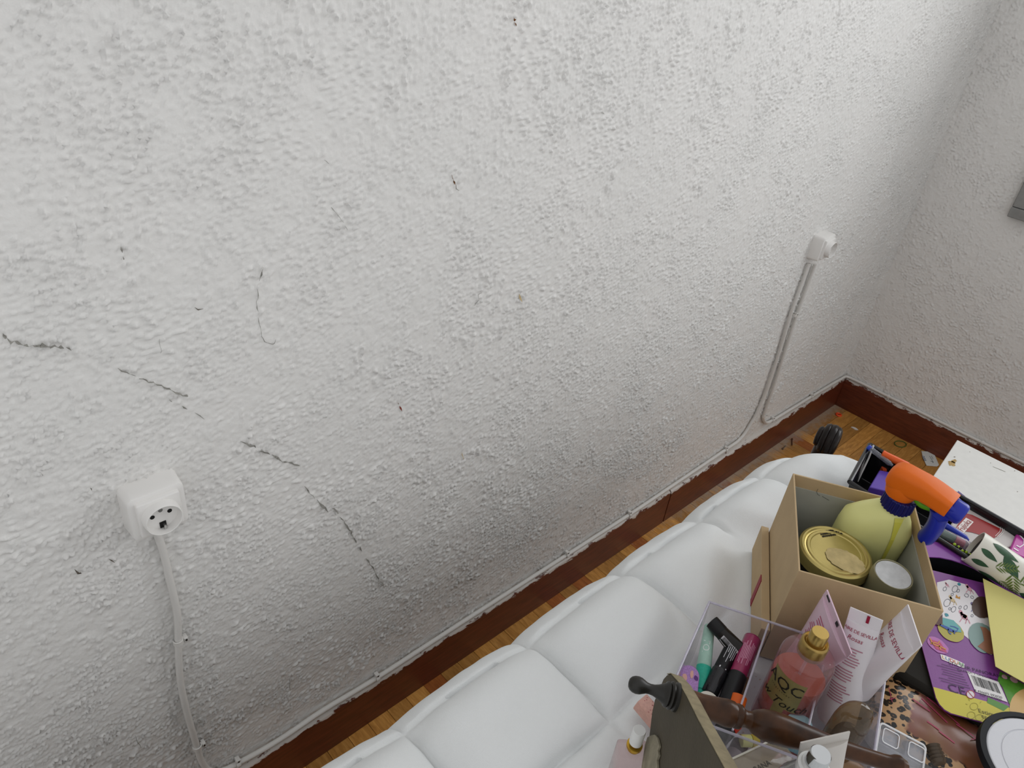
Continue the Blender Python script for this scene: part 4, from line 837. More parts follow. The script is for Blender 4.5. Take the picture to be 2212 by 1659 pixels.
# ---- wooden wall shelf lying in the pile: pointed side panel, knob finial and turned spindle
f0, f1 = P(1358, 1474, .752), P(1955, 1660, .722); axd = nrm(f1 - f0); pp = f0 + axd * (np.linalg.norm(P(1446, 1500, .748) - f0))
t = empty('wooden_shelf', 'old wooden rack with a grey panel, turned spindle and knob finial', 'wooden rack', pp - V(0, 0, .14))
pn = PN(1446, 1500, f0 + axd * .052, axd); pp = f0 + axd * .046
px = [(1449, 1456), (1441, 1457), (1433, 1466), (1426, 1483), (1414, 1512), (1408, 1540), (1404, 1575), (1398, 1620), (1390, 1680), (1380, 1740), (1612, 1740), (1590, 1700), (1565, 1659), (1535, 1604), (1508, 1555), (1484, 1508), (1466, 1476)]
poly = [PN(a, b, pp, axd) for a, b in px]
PAN = mat('#4a4335', .7, bump=.2, bscale=300, var=.14, vscale=25)
obj('side_panel', prism(poly, axd * .0115), PAN, t, bevel=.0012)
pe = [poly[i] for i in (10, 11, 12, 13, 14, 15, 16, 0, 1)]; ctr_ = np.mean(poly, 0); pe = [p + nrm(p - ctr_) * .0009 for p in pe]
obj('lit_edge', (pe + [p + axd * .0115 for p in pe], [[i, i + 1, 10 + i, 9 + i] for i in range(8)]), mat('#857a60', .7, bump=.3, bscale=200, var=.2, vscale=90), t, solid=.0006)  # edge painted paler than the face for the light it catches
ft = f0
Lf = np.linalg.norm(pp - f0); sc_ = 1 / 2337
fin = [(0, .0010), (.015, .0040), (.05, .0060), (.11, .0074), (.18, .0079), (.25, .0074), (.31, .0062), (.37, .0050), (.44, .0046), (.52, .0050), (.60, .0062), (.68, .0080), (.74, .0094), (.76, .0110), (.79, .0118), (.815, .0110), (.825, .0100), (.84, .0118), (.87, .0128), (.90, .0120), (.92, .0112), (.95, .0128), (1, .0130)]
obj('knob_finial', lathe(f0, pp, fin, 36), mat('#211f1b', .4, spec=.4), t, smooth=True, angle=35)
sp0 = pp + axd * .0115; Ls = np.linalg.norm(f1 - sp0)
spn = [(0, .0105), (.06, .0100), (.12, .0110), (.17, .0122), (.20, .0118), (.212, .0104), (.222, .0112), (.238, .0108), (.245, .0090), (.262, .0074), (.285, .0078), (.30, .0104), (.34, .0132), (.39, .0142), (.45, .0138), (.54, .0116), (.64, .0092), (.72, .0078), (.80, .0072), (.90, .0070), (.93, .0074), (.95, .0092), (.97, .0096), (.985, .0080), (1.0, .0070)]
obj('spindle', lathe(sp0, f1, spn, 40), MDARK2, t, smooth=True, angle=30)
# scrap of dried tape stuck on the panel
tp = [(1402, 1594), (1410, 1590), (1418, 1588), (1424, 1596), (1427, 1607), (1428, 1613), (1425, 1622), (1427, 1632), (1423, 1643), (1424, 1660), (1414, 1680), (1388, 1690), (1390, 1655), (1394, 1630), (1397, 1610)]
obj('tape_scrap', prism([PN(a, b, pp - axd * .0005, axd) for a, b in tp], -axd * .0018), mat('#8c8572', .8, bump=.9, bscale=120, var=.2, vscale=80), t)

# ---- perfume with white cap at the left of the panel
c = P(1382, 1577, .690); b0 = V(c[0], c[1], ZT + .006)
t = empty('perfume_bottle', 'small pink perfume bottle with a white cap and gold collar on the comforter', 'perfume bottle', b0)
b0 = P(1362, 1668, .612)
obj('cap', lathe(c - V(0, 0, .020), c, [(0, .0064), (.9, .0064), (1, .0058), (1, .0003)], 28), mat('#dededc', .35), t, smooth=True, angle=40)
obj('gold_collar', lathe(c - V(0, 0, .031), c - V(0, 0, .0195), [(0, .0062), (.3, .0066), (.32, .0078), (.6, .0078), (.65, .0045), (1, .0045)], 28), mat('#c39a35', .25, .85), t, smooth=True, angle=40)
obj('glass', rbox((c[0], c[1], ZT + .006), nrm(V(RC[0][0], RC[0][1], 0)), nrm(V(-RC[0][1], RC[0][0], 0)), V(0, 0, 1), .0150, .0100, 0, .053, .003, .002), clear('#f6ecec', .12, '#e6cfcf', .05), t, smooth=True, angle=50)
# ---- pink patterned lip balm lying on the comforter
a, b = P(1382, 1514, .624), P(1412, 1549, .620)
t = empty('lip_balm', 'small pink boxy lip balm lying by the wooden panel', 'lip balm', (a + b) / 2 - V(0, 0, .008)); d = nrm(b - a); s = nrm(np.cross(V(0, 0, 1), d)); n = np.cross(d, s)
obj('body', rbox(a, s, n, d, .0085, .0085, 0, .045, .0025, .001), mat('#cfa294', .4, var=.08, vscale=300), t, smooth=True)
obj('printed_dots', join(*[(place2(ell((random.uniform(-.007, .007), random.uniform(.003, .022)), .0006, .0006, 6), a + n * .0087, s, d), [list(range(6))]) for _ in range(14)]), mat('#a35a5a', .5), t)

# ---- chrome pump bottle at the bottom edge
c = P(1774, 1628, .812)
t = empty('pump_bottle', 'glass perfume bottle with a shiny chrome spray top at the bottom edge', 'perfume bottle', (c[0], c[1], ZT + .01))
obj('spray_button', lathe(c - V(0, 0, .014), c, [(0, .0082), (.92, .0082), (1, .0074), (1, .0003)], 32), mat('#c9cbcc', .12, .95), t, smooth=True, angle=40)
obj('collar', lathe(c - V(0, 0, .026), c - V(0, 0, .013), [(0, .0120), (.1, .0124), (.7, .0124), (.8, .0105), (1, .0100)], 32), mat('#cfcfcd', .3), t, smooth=True, angle=40)
obj('glass', lathe((c[0], c[1], ZT + .01), c - V(0, 0, .0265), [(0, .022), (.04, .025), (.75, .025), (.9, .020), (1, .012)], 32), clear('#e2e4e4', .18, '#b9bbbd'), t, smooth=True, angle=60)
# ---- clear glass slab with perfume lettering
A_, B_ = P(1556, 1652, .672), P(1684, 1592, .672); ex = nrm(B_ - A_); ey = np.cross(V(0, 0, 1), ex); Lg = np.linalg.norm(B_ - A_)
t = empty('perfume_box', 'clear perfume flask lying below the spindle with dark lettering', 'perfume bottle', (A_ + B_) / 2 - V(0, 0, .025) - ey * .012)
og = (A_ + B_) / 2 - ey * .013 - V(0, 0, .022)
obj('glass', rbox(og, ex, ey, V(0, 0, 1), Lg / 2, .014, 0, .022, .003, .0015), clear('#e6e0d4', .26, '#cfc6b2', .05), t, smooth=True, angle=50)
obj('polished_edge', join(*[tube(list(place2([(-Lg / 2 + .001, y_), (Lg / 2 - .001, y_)], og + V(0, 0, .0225), ex, ey)), .0010, 8) for y_ in (.0132, -.0132)]), mat('#d8d4c8', .2), t)
obj('lettering', join(flat_text('GABBANA', .0075, og + V(0, 0, .0226) - ex * Lg * .10 - ey * .004, ex, ey), flat_text('light blue', .0070, og + V(0, 0, .0226) - ex * Lg * .08 - ey * .0105, ex, ey, shear=.3)), mat('#33302c', .5), t)
# ---- clear plastic case with compartments
A_, B_, C_ = P(1902, 1560, .655), P(2000, 1612, .645), P(1884, 1648, .640); ex = nrm(B_ - A_); ey = C_ - A_; ey = nrm(ey - ex * (ey @ ex)); ez = np.cross(ex, ey); ez = ez if ez[2] > 0 else -ez
LX, LY = np.linalg.norm(B_ - A_), .062; oc = A_ + ex * LX / 2 + ey * LY / 2 - ez * .012
t = empty('plastic_case', 'clear plastic compartment case with a broken clasp on the leopard bag', 'case', oc)
CP = clear('#f6f6f8', .14, '#dfe1e6', .06)
obj('case_shell', rbox(oc, ex, ey, ez, LX / 2, LY / 2, 0, .012, .004, .001), CP, t, smooth=True, angle=50)
rim = place2(rrect(LX / 2, LY / 2, .004), oc + ez * .0122, ex, ey); obj('rim', tube(list(rim) + [rim[0]], .0011, 8), mat('#dedede', .2), t, smooth=True)
obj('divider', join(box(oc + ez * .006 + ex * .006, [ex, ey, ez], (.0007, LY / 2 - .002, .0055)), box(oc + ez * .006 - ey * .010, [ex, ey, ez], (LX / 2 - .002, .0007, .0055))), CP, t)
for kx, ky in ((-.012, -.020), (.016, -.020), (-.012, .010), (.016, .010)): obj('tray_well', rbox(oc + ex * kx + ey * ky + ez * .004, ex, ey, ez, .0085, .0075, 0, .007, .003, .001), clear('#f6f6f8', .22, '#e4e6ea'), t, smooth=True); rw = place2(rrect(.0085, .0075, .003), oc + ex * kx + ey * ky + ez * .0125, ex, ey); obj('well_rim', tube(list(rw) + [rw[0]], .0006, 6), mat('#e4e4e6', .25), t, smooth=True)
obj('clasp', rbox(oc + ex * .020 + ey * .022 + ez * .013, nrm(ex + ey * .8), np.cross(ez, nrm(ex + ey * .8)), ez, .0120, .0040, 0, .005, .002, .0008), mat('#c4c6c8', .15, .8), t, smooth=True)
# ---- small brown wooden brush head at the very bottom
stick('makeup_brush', 'brown makeup brush handle at the bottom edge beside the spindle end', 'brush', P(1800, 1652, .640), P(1862, 1668, .640), [(0, .006), (.2, .011), (.7, .010), (1, .006)], '#8a6a48')
stick('hair_clip', 'brown translucent ribbed clip between the clear case and the leopard bag', 'clip', P(2014, 1612, .638), P(2030, 1650, .636), [(0, .008), (.2, .0065), (.22, .0080), (.4, .0065), (.42, .008), (.6, .0065), (.62, .008), (.8, .0065), (.82, .008), (1, .006)], '#4d4032')

# ---- dark folded bag under the pile
dpx = [(1984, 1388), (1926, 1438), (1960, 1463), (2045, 1515), (2150, 1574), (2230, 1560), (2230, 1430), (2070, 1382)]
t = obj('dark_pouch', prism([P(a, b, .6445) for a, b in dpx], (0, 0, -.0440)), mat('#24221e', .75, bump=.3, bscale=40, spec=.15), bevel=.006); tag(t, 'black plastic pouch lying between the cream tubes and the purple sticker pack', 'pouch')

# ---- leopard pouch
A_, B_ = P(1916, 1448, .632), P(2150, 1584, .632); ex = nrm(B_ - A_); ey = np.cross(V(0, 0, 1), ex); ey = ey if ey @ (CAM - A_) > 0 else -ey; Lx = .165; Ly = .088
def pouch():
    nx, ny = 44, 28; v = []; pic = []
    for sgn in (1, -1):
        for j in range(ny):
            for i in range(nx):
                s, q = i / (nx - 1), j / (ny - 1); a, b = 2 * s - 1, 2 * q - 1
                h = .0125 * (1 - abs(a) ** 4) ** .5 * (1 - abs(b) ** 4) ** .5 if sgn > 0 else -.006 * (1 - a ** 4) ** .5 * (1 - b ** 4) ** .5
                h += .0012 * mnoise.noise(Vector((s * 9, q * 5, 0))) * (1 if sgn > 0 else 0) * (1 - a * a) * (1 - b * b)
                v.append(A_ - ex * .004 + ex * Lx * s + ey * Ly * q + V(0, 0, -.006 + h - (.0 if sgn > 0 else .0)))
                pic.append(1 - max(abs(a - .02) / .58, abs(b + .1) / .80) if sgn > 0 else 0)
    f = []
    for k in range(2):
        for j in range(ny - 1):
            for i in range(nx - 1): o_ = k * nx * ny + j * nx + i; f.append([o_, o_ + 1, o_ + nx + 1, o_ + nx])
    return np.array(v), f, pic
pv_, pf_, pic = pouch()
t = empty('leopard_pouch', 'leopard print pouch with a pink and brown picture panel', 'pouch', A_ + ex * Lx / 2 + ey * Ly / 2 - V(0, 0, .018))
ob_ = obj('pouch_body', (pv_, pf_), leopard(), t, smooth=True); at_ = ob_.data.attributes.new('picture', 'FLOAT', 'POINT'); at_.data.foreach_set('value', np.clip(np.array(pic) + .42, 0, 1).astype(np.float32))
def onp(s, q): a, b = 2 * s - 1, 2 * q - 1; return A_ - ex * .004 + ex * Lx * s + ey * Ly * q + V(0, 0, -.0052 + .0125 * (1 - abs(a) ** 4) ** .5 * (1 - abs(b) ** 4) ** .5)
strk = []
for (s0, q0, s1, q1) in ((.22, .30, .34, .34), (.27, .20, .45, .36), (.30, .12, .52, .28), (.34, .52, .42, .54), (.42, .56, .52, .60), (.50, .30, .66, .34), (.64, .25, .72, .45), (.60, .40, .68, .22), (.07, .30, .12, .52), (.10, .5, .13, .42)):
    n = 6; pts = [onp(s0 + (s1 - s0) * k / (n - 1), q0 + (q1 - q0) * k / (n - 1)) for k in range(n)]; wv = ey * .0009
    strk.append(([p + wv for p in pts] + [p - wv for p in pts], [[i, i + 1, n + i + 1, n + i] for i in range(n - 1)]))
obj('pink_strokes', join(*strk), mat('#a8405c', .5), t)
obj('zip_edge', tube([A_ + ex * (Lx * s - .004) - V(0, 0, .005) for s in np.linspace(0, 1, 12)], .0014, 8), mat('#c09a7a', .5), t)

# ---- purple sticker pack (flat cardboard)
zp = .648
Q = lambda u, v, h=.0: P(u, v, zp + h)
bl_ = Q(2028, 1520); ex = nrm(Q(2155, 1570) - Q(2065, 1545)); ey = nrm(Q(1990, 1390) - Q(2026, 1506)); ey = nrm(ey - ex * (ex @ ey))
t = empty('sticker_pack', 'purple cardboard sticker pack with barcode and yellow bottom band', 'sticker pack', Q(2110, 1420) - V(0, 0, .003))
def wpx(l): return np.array([Q(*p) for p in l])
# outline in pack coordinates
def loc_(p): r_ = p - bl_; return V(r_ @ ex, r_ @ ey)
W_, H_ = .205, .232; x0 = loc_(Q(2000, 1435))[0] * .0 + loc_(Q(1990, 1390))[0]; yb = loc_(Q(2110, 1557))[1]
rrp = [(x0 + .012, yb), (x0 + W_, yb), (x0 + W_, yb + H_), (x0, yb + H_), (x0, yb + .016), (x0 + .002, yb + .008), (x0 + .006, yb + .0025)]
PUR = mat('#7a3d88', .4, bump=.05, bscale=400)
obj('card', prism(place2(rrp, bl_ - V(0, 0, .0012), ex, ey), (0, 0, .0012)), PUR, t)
zl = .0003
def pk(lst, m, name, h=zl): return obj(name, join(*[(np.array([Q(a, b, h) for a, b in v]), f) for v, f in lst]), m, t)
yb1 = loc_(Q(2015, 1484))[1]
band = [(x0 + .0125, yb + .0004), (x0 + W_ - .0003, yb + .0004), (x0 + W_ - .0003, yb1), (x0 + .0003, yb1), (x0 + .0003, yb + .016), (x0 + .0023, yb + .0083), (x0 + .0063, yb + .003)]
obj('yellow_band', poly2(place2(band, bl_ + V(0, 0, zl), ex, ey)), mat('#c3b83a', .45), t)
pk([poly2([(2024, 1258), (2050, 1252), (2085, 1262), (2105, 1276), (2122, 1300), (2142, 1340), (2148, 1405), (2142, 1415), (2120, 1405), (2098, 1385), (2080, 1370), (2060, 1360), (2030, 1340), (2026, 1300)])], mat('#dcd9dc', .45), 'white_panel_print')
# pattern on the white panel: rings, little crowns and pastel ponies
pk([ring2((u, v), a, b, .9, 14, .5) for u, v, a, b in ((2063, 1272, 6, 8), (2041, 1272, 4, 5), (2057, 1284, 3, 3.5), (2046, 1302, 7, 9), (2060, 1316, 5, 7), (2074, 1312, 3, 4), (2088, 1286, 5, 4), (2052, 1315, 3, 3), (2070, 1276, 3, 4), (2100, 1290, 4, 3), (2086, 1312, 4, 5), (2100, 1330, 3, 3))], mat('#5a5f6a', .5), 'printed_rings', zl * 2)
def pony(u, v, s):
    return [poly2(ell((u, v), 8 * s, 4 * s, 14, .7, .05)), poly2(ell((u - 6 * s, v - 8 * s), 4.2 * s, 3 * s, 12, .9, .05)), stroke2([(u - 3 * s, v - 2 * s), (u - 6 * s, v - 8 * s)], 4 * s), stroke2([(u - 3 * s, v + 2 * s), (u - 8 * s, v + 9 * s)], 1.6 * s), stroke2([(u + 5 * s, v + 4 * s), (u + 2 * s, v + 12 * s)], 1.6 * s), stroke2([(u + 7 * s, v + 5 * s), (u + 10 * s, v + 12 * s)], 1.6 * s)]
pk(pony(2083, 1332, 1.25) + pony(2094, 1272, .9) + pony(2046, 1263, .5), mat('#c9919f', .5), 'printed_ponies', zl * 2)
pk(pony(2106, 1312, 1.0), mat('#70688f', .5), 'printed_ponies', zl * 2); pk(pony(2058, 1296, .9), mat('#cbb58c', .5), 'printed_ponies', zl * 2)
pk([poly2([(2081, 1326), (2079, 1333), (2086, 1337), (2090, 1330), (2086, 1328)]), poly2([(2066, 1284), (2064, 1291), (2074, 1294), (2074, 1288), (2070, 1290)])], mat('#c08a3a', .5), 'printed_crowns', zl * 2)
pk([poly2(ell((2045, 1328), 5, 3.5, 10, .5, .2)), poly2(ell((2072, 1262), 4, 3, 10, .5))], mat('#3f8a9a', .5), 'printed_leaves', zl * 2)
# chameleon roundel
pk([poly2(ell((2054, 1362), 32, 20, 36, .62, .02))], mat('#a9a045', .45), 'photo_roundel', zl * 3)
pk([poly2([(2037, 1334), (2060, 1340), (2075, 1356), (2077, 1366), (2060, 1364), (2040, 1352), (2032, 1342)])], mat('#5fa3a4', .45), 'roundel_sky', zl * 4)
pk([stroke2([(2030, 1349), (2045, 1356), (2056, 1362), (2066, 1364), (2070, 1358), (2062, 1354), (2052, 1352)], [3, 6, 6.5, 3, 2.5, 2, 1]), stroke2([(2048, 1358), (2050, 1366), (2055, 1370)], 2.2), stroke2([(2058, 1362), (2063, 1369)], 2.2)], mat('#2c4f9c', .45), 'lizard_drawing', zl * 5)
pk([poly2([(2026, 1338), (2036, 1326), (2036, 1346), (2030, 1352), (2020, 1348)])], mat('#5a3b34', .5), 'printed_fingers', zl * 5)
# photo roundels under the yellow sheet
pk([poly2(ell((2122, 1378), 36, 26, 40, .95, .02))], mat('#7c9692', .45), 'photo_roundel', zl * 3)
pk([poly2([(2117, 1353), (2130, 1356), (2146, 1372), (2150, 1414), (2135, 1412), (2112, 1396), (2126, 1384), (2122, 1364)])], mat('#94644a', .5), 'photo_roundel', zl * 4)
pk([poly2(ell((2122, 1312), 24, 22, 36, .9, .03))], mat('#4a3328', .45), 'photo_roundel', zl * 3)
# pink stamp, brand lettering, fine print
pk([poly2(ell((2026, 1394), 27, 13, 20, .62, .05))], mat('#b26cb0', .45), 'pink_stamp', zl * 2); pk([poly2([(2008, 1380), (2032, 1388), (2046, 1410), (2022, 1402)])], mat('#b8486e', .45), 'pink_stamp', zl * 3)
pk([stroke2([(2009, 1378), (2014, 1390), (2022, 1394), (2030, 1396), (2044, 1403)], 2.4), stroke2([(2010, 1390), (2018, 1388), (2026, 1390), (2030, 1384)], 2.4), stroke2([(2028, 1392), (2032, 1404)], 2.2)], mat('#c98a3a', .45), 'stamp_lines', zl * 4)
tx = nrm(Q(2075, 1436) - Q(2037, 1421)); ty = np.cross(V(0, 0, 1), tx)
cw = Q(2055, 1428); v, f = text2('LUDUM', .0125, space=1.0)
obj('lettering_backing', (place2([(-.0110, -.0040), (.0135, -.0042), (.0142, .0032), (.008, .0042), (-.009, .0044), (-.0122, .0036)], cw + V(0, 0, zl * 2), tx, ty), [[0, 1, 2, 3, 4, 5]]), mat('#e2dde0', .45), t)
for ch, cx, cc_ in (('L', -.0088, '#c9a23a'), ('U', -.0045, '#2f7fb4'), ('D', .0004, '#c2452e'), ('U', .0053, '#c98a2e'), ('M', .0106, '#3c8a4a')): obj('lettering', flat_text(ch, .0072, cw + tx * cx + V(0, 0, zl * 3), tx, ty), mat(cc_, .45), t)
INK = mat('#3a1a48', .5)
def tline(s_, u, v, size, m=INK, align='CENTER', **k): return flat_text(s_, size, Q(u, v, zl * 2), ex, ey, align=align, **k)
obj('lettering', join(tline('STICKER PANORÁMICO', 2117, 1450, .0066), tline('GRANJA Y UNICORNIO', 2114, 1458, .0044), tline('CE', 2067, 1490, .0165)), INK, t)
fp = []
for k in range(8):
    c_ = Q(2058 + k * 3.2, 1441 + k * 6.0, zl * 2); l_ = random.uniform(.010, .021); fp.append((place2([(-l_ * 1.2, 0), (.008, 0), (.008, .0006), (-l_ * 1.2, .0006)], c_, ex, ey), [[0, 1, 2, 3]]))
obj('fine_print', join(*fp), INK, t)
# barcode label
lab = [(2088, 1449), (2157, 1473), (2177, 1517), (2107, 1494)]
pk([poly2(lab)], mat('#d8d6d6', .45), 'barcode_label', zl * 2)
g = np.array(lab, float); bars = []; x = .10
while x < .88:
    wd = random.choice((.010, .010, .018, .026)); f_ = lambda a_, b_: (g[0] * (1 - a_) + g[1] * a_) * (1 - b_) + (g[3] * (1 - a_) + g[2] * a_) * b_
    bars.append(poly2([f_(x, .14), f_(x + wd, .14), f_(x + wd, .64), f_(x, .64)])); x += wd + random.choice((.012, .018, .026))
pk(bars, BLK, 'barcode', zl * 3)
obj('lettering', join(flat_text('8 436602 092020', .0042, Q(2135, 1499, zl * 3), ex, ey), flat_text('REF./ LSTP00', .0042, Q(2141, 1506, zl * 3), ex, ey)), mat('#2a2a2c', .5), t)
pk([poly2(ell((2097, 1500), 10, 9, 18, .6))], mat('#d6cfd4', .45), 'warning_disc', zl * 2); pk([ring2((2097, 1500), 10, 9, 1.4, 18, .6), stroke2([(2091, 1493), (2103, 1507)], 1.2)], mat('#a83040', .45), 'warning_ring', zl * 3)
# green meadow and sandy corner art
pk([poly2([(2160, 1450), (2212, 1478), (2235, 1500), (2235, 1560), (2180, 1520), (2166, 1485), (2155, 1470)])], mat('#4f8a2c', .5, var=.12, vscale=200), 'printed_meadow', zl * 1.5)
pk([poly2([(2134, 1506), (2180, 1526), (2168, 1536), (2132, 1518)])], mat('#55883a', .5), 'printed_meadow', zl * 1.4)
pk([poly2(ell((2225, 1530), 45, 45, 24, 0, .02))], mat('#c9a66c', .5), 'printed_sand', zl * 1.7)
pk([poly2(ell((2190, 1468), 10, 6, 12, .6, .1)), poly2(ell((2170, 1462), 7, 4, 12, .6, .1))], mat('#c39aa6', .5), 'printed_flowers', zl * 2.2)
obj('lettering', join(flat_text('Estimulan la', .0075, Q(2150, 1545, zl * 2), ex, ey), flat_text('creatividad', .0075, Q(2154, 1556, zl * 2), ex, ey)), mat('#5b5526', .5), t)
pk([ring2((2104, 1526), 9, 8, .8, 16), ring2((2098, 1545), 9, 8, .8, 16), ring2((2116, 1550), 9, 7, .8, 16), stroke2([(2092, 1510), (2095, 1514)], .8), stroke2([(2120, 1515), (2117, 1519)], .8), stroke2([(2086, 1520), (2090, 1522)], .8)], mat('#8a8226', .5), 'printed_sketch', zl * 2)
t2 = tline('de.', 2002, 1360, .0055)
obj('lettering', t2, mat('#d9d4da', .5), t)

# ---- yellow sheet lying on top
zy = .6585
ys_ = [P(2123, 1250, zy), P(2150, 1440, zy), P(2150, 1440, zy) + (P(2212, 1475, zy) - P(2150, 1440, zy)) * 2.2, P(2123, 1250, zy) + (P(2212, 1295, zy) - P(2123, 1250, zy)) * 2.0]
o = obj('yellow_sheet', prism([p for p in ys_], (0, 0, .0006)), mat('#cdc57c', .8, bump=.06, bscale=600)); tag(o, 'blank pale yellow sheet of paper on the purple sticker pack', 'paper')

# ---- purple card with a large oval window behind the pack
za = .6565
t = empty('purple_card', 'bent purple card with a large oval opening behind the sticker pack', 'card', P(2110, 1240, za) - V(0, 0, .01))
outer = [(1985, 1166), (2010, 1168), (2020, 1170), (2050, 1177), (2085, 1188), (2110, 1202), (2140, 1221), (2170, 1244), (2195, 1270), (2212, 1290), (2230, 1325), (2240, 1380)]
inner = [(1985, 1204), (2010, 1203), (2030, 1204), (2055, 1209), (2080, 1217), (2103, 1227), (2125, 1240), (2145, 1255), (2162, 1270), (2172, 1285), (2180, 1320), (2182, 1380)]
m_ = len(outer); vo = np.array([P(*p, za) for p in outer] + [P(*p, za) for p in inner]); vo2 = vo - V(0, 0, .0014)
fcs = []
for i in range(m_ - 1): fcs += [[i, i + 1, m_ + i + 1, m_ + i], [2 * m_ + i, 3 * m_ + i, 3 * m_ + i + 1, 2 * m_ + i + 1], [i, 2 * m_ + i, 2 * m_ + i + 1, i + 1], [m_ + i, m_ + i + 1, 3 * m_ + i + 1, 3 * m_ + i]]
fcs += [[0, m_, 3 * m_, 2 * m_], [m_ - 1, 3 * m_ - 1, 4 * m_ - 1, 2 * m_ - 1]]
obj('card', (np.vstack([vo, vo2]), fcs), mat('#82419a', .42), t)
wl_ = [P(*p, za - .002) for p in inner]; wb_ = [p - V(0, 0, .05) for p in wl_]
obj('opening_wall', (wl_ + wb_, [[i, i + 1, m_ + i + 1, m_ + i] for i in range(m_ - 1)]), mat('#16181c', .35), t, solid=.001)
dk = [P(2000, 1205, .618), P(2060, 1205, .618), P(2190, 1300, .618), P(2150, 1360, .618), P(2000, 1330, .618)]
obj('back_panel', prism(dk, (0, 0, .001)), mat('#2a2018', .5), t)

# ---- black pen tray with its contents
t = empty('pen_tray', 'long black plastic tray full of pens behind the cardboard box', 'tray', V(*traypl.mean(0), ZT))
TB = mat('#151517', .22, coat=.3)
obj('tray_body', hollow(traypl, ZT, .660, .003, pb=inset(traypl, .008)), TB, t, bevel=.0008)
tr_ = up(traypl, .660); obj('rim', join(*[tube([tr_[i], tr_[(i + 1) % 4]], .0038, 10) for i in range(4)]), TB, t, smooth=True)
CLR = clear('#eef0f6', .18, '#c8cbd6', .05)
def pen(label, a, b, r, body, cap, capfrac=.08, clip_=None, tip=None, m=None):
    t = empty('pen', label, 'pen', (a + b) / 2 - V(0, 0, r)); d = nrm(b - a)
    obj('barrel', lathe(a + (b - a) * capfrac, b, [(0, r), (.85, r), (1, r * .4)], 16), m or mat(body, .3), t, smooth=True, angle=40)
    obj('end_cap', lathe(a, a + (b - a) * capfrac, [(0, r * .8), (.1, r * 1.05), (1, r * 1.05)], 16), mat(cap, .3), t, smooth=True, angle=40)
    if m is not None: obj('ink_refill', cyl(a + (b - a) * .1, b, r * .35, 8), mat('#2a2a33', .4), t)
    if tip: obj('tip', lathe(b - (b - a) * .01, b + d * .006, [(0, r * .4), (1, r * .12)], 10), mat('#c8c8c6', .25, .8), t)
    return t
pen('clear ballpoint pen with a blue end resting on the tray rim', P(1875, 965, .668), P(1928, 1006, .662), .0042, '#cccccc', '#2440b0', .12, m=CLR)
o = obj('highlight_streak', tube([P(1887, 962, .664), P(1876, 990, .650), P(1852, 1040, .620)], .0016, 8), mat('#c9c7c4', .4), smooth=True); tag(o, 'thin white rod standing in for the highlight on the left tray wall', 'stick')  # pale rod modelled in place of the glossy highlight on the tray wall
pen('orange marker with black lettering near the tray rim', P(1905, 980, .668), P(1968, 1010, .664), .0062, '#d8581a', '#d8581a', .1)
o = obj('purple_case', prism([P(1878, 1052, .650), P(1900, 1015, .650), P(1925, 1020, .650), P(1945, 1068, .650)], (0, 0, -.045)), mat('#5a3fa0', .4), bevel=.0015); tag(o, 'violet plastic case corner inside the black tray', 'case')
o = obj('orange_card', prism([P(1904, 1008, .640), P(1912, 1006, .640), P(1916, 1016, .640), P(1908, 1016, .640)], (0, 0, -.02)), mat('#c8502a', .5)); tag(o, 'small orange and black card edge above the violet case', 'card')
o = obj('lilac_box', prism([P(2070, 1060, .648), P(2085, 1072, .650), P(2086, 1078, .648), P(2060, 1080, .645)], (0, 0, -.03)), clear('#b9a6d6', .4, '#9a86c4')); tag(o, 'translucent lilac box corner behind the blue nozzle', 'box')
# white pack with red printed label
ex = nrm(P(2195, 1165, .652) - P(2085, 1100, .652)); ey = np.cross(V(0, 0, 1), ex); oP = P(2130, 1135, .648)
t = empty('tool_pack', 'white pack with a dark red printed panel in the pen tray beside the leaf tube', 'pack', oP - V(0, 0, .02))
qd = [(2040, 1150), (2085, 1092), (2105, 1098), (2196, 1160), (2190, 1180), (2165, 1186), (2060, 1165)]
obj('pack_body', prism([P(a, b, .651) for a, b in qd], (0, 0, -.016)), mat('#b9b3b0', .45), t, bevel=.002)
rd = [(2063, 1144), (2083, 1108), (2100, 1112), (2165, 1144), (2160, 1154), (2145, 1164), (2100, 1150)]
obj('red_panel', poly2([P(a, b, .6516) for a, b in rd]), mat('#8e1c1c', .45), t)
tx = nrm(P(2100, 1122, .652) - P(2073, 1152, .652)); ty = np.cross(V(0, 0, 1), tx)
co = P(2084, 1135, .6518); obj('lettering_panel', (place2([(-.0205, -.0055), (.0205, -.0055), (.0205, .0055), (-.0205, .0055)], co, tx, ty), [[0, 1, 2, 3]]), mat('#d8d0cc', .45), t)
obj('lettering', flat_text('Fujioka', .0125, co + V(0, 0, .0003), tx, ty), mat('#8e1c1c', .45), t)
obj('white_arcs', join(*[(np.array([P(a, b, .6520) for a, b in v]), f) for v, f in [stroke2([(2170 - k * 4, 1139 - k * 1), (2168 - k * 4, 1150 - k), (2158 - k * 4, 1160 - k)], 1.2) for k in (0, 1, 2)]]), mat('#d8d0cc', .45), t)
pen('shiny dark blue pen sticking out beside the white pack', P(2030, 1128, .664), P(2092, 1168, .656), .0052, '#1f33a0', '#1f33a0', .1)
a, b = P(2028, 1150, .660), P(2090, 1180, .655)
t = empty('lip_gloss_tube', 'clear gloss tube with green and pink contents below the blue pen', 'lip gloss', (a + b) / 2 - V(0, 0, .007))
obj('case', lathe(a, b, [(0, .0075), (.05, .0085), (.9, .0085), (1, .0060)], 20), clear('#f2eef2', .2, '#c9b9c4'), t, smooth=True)
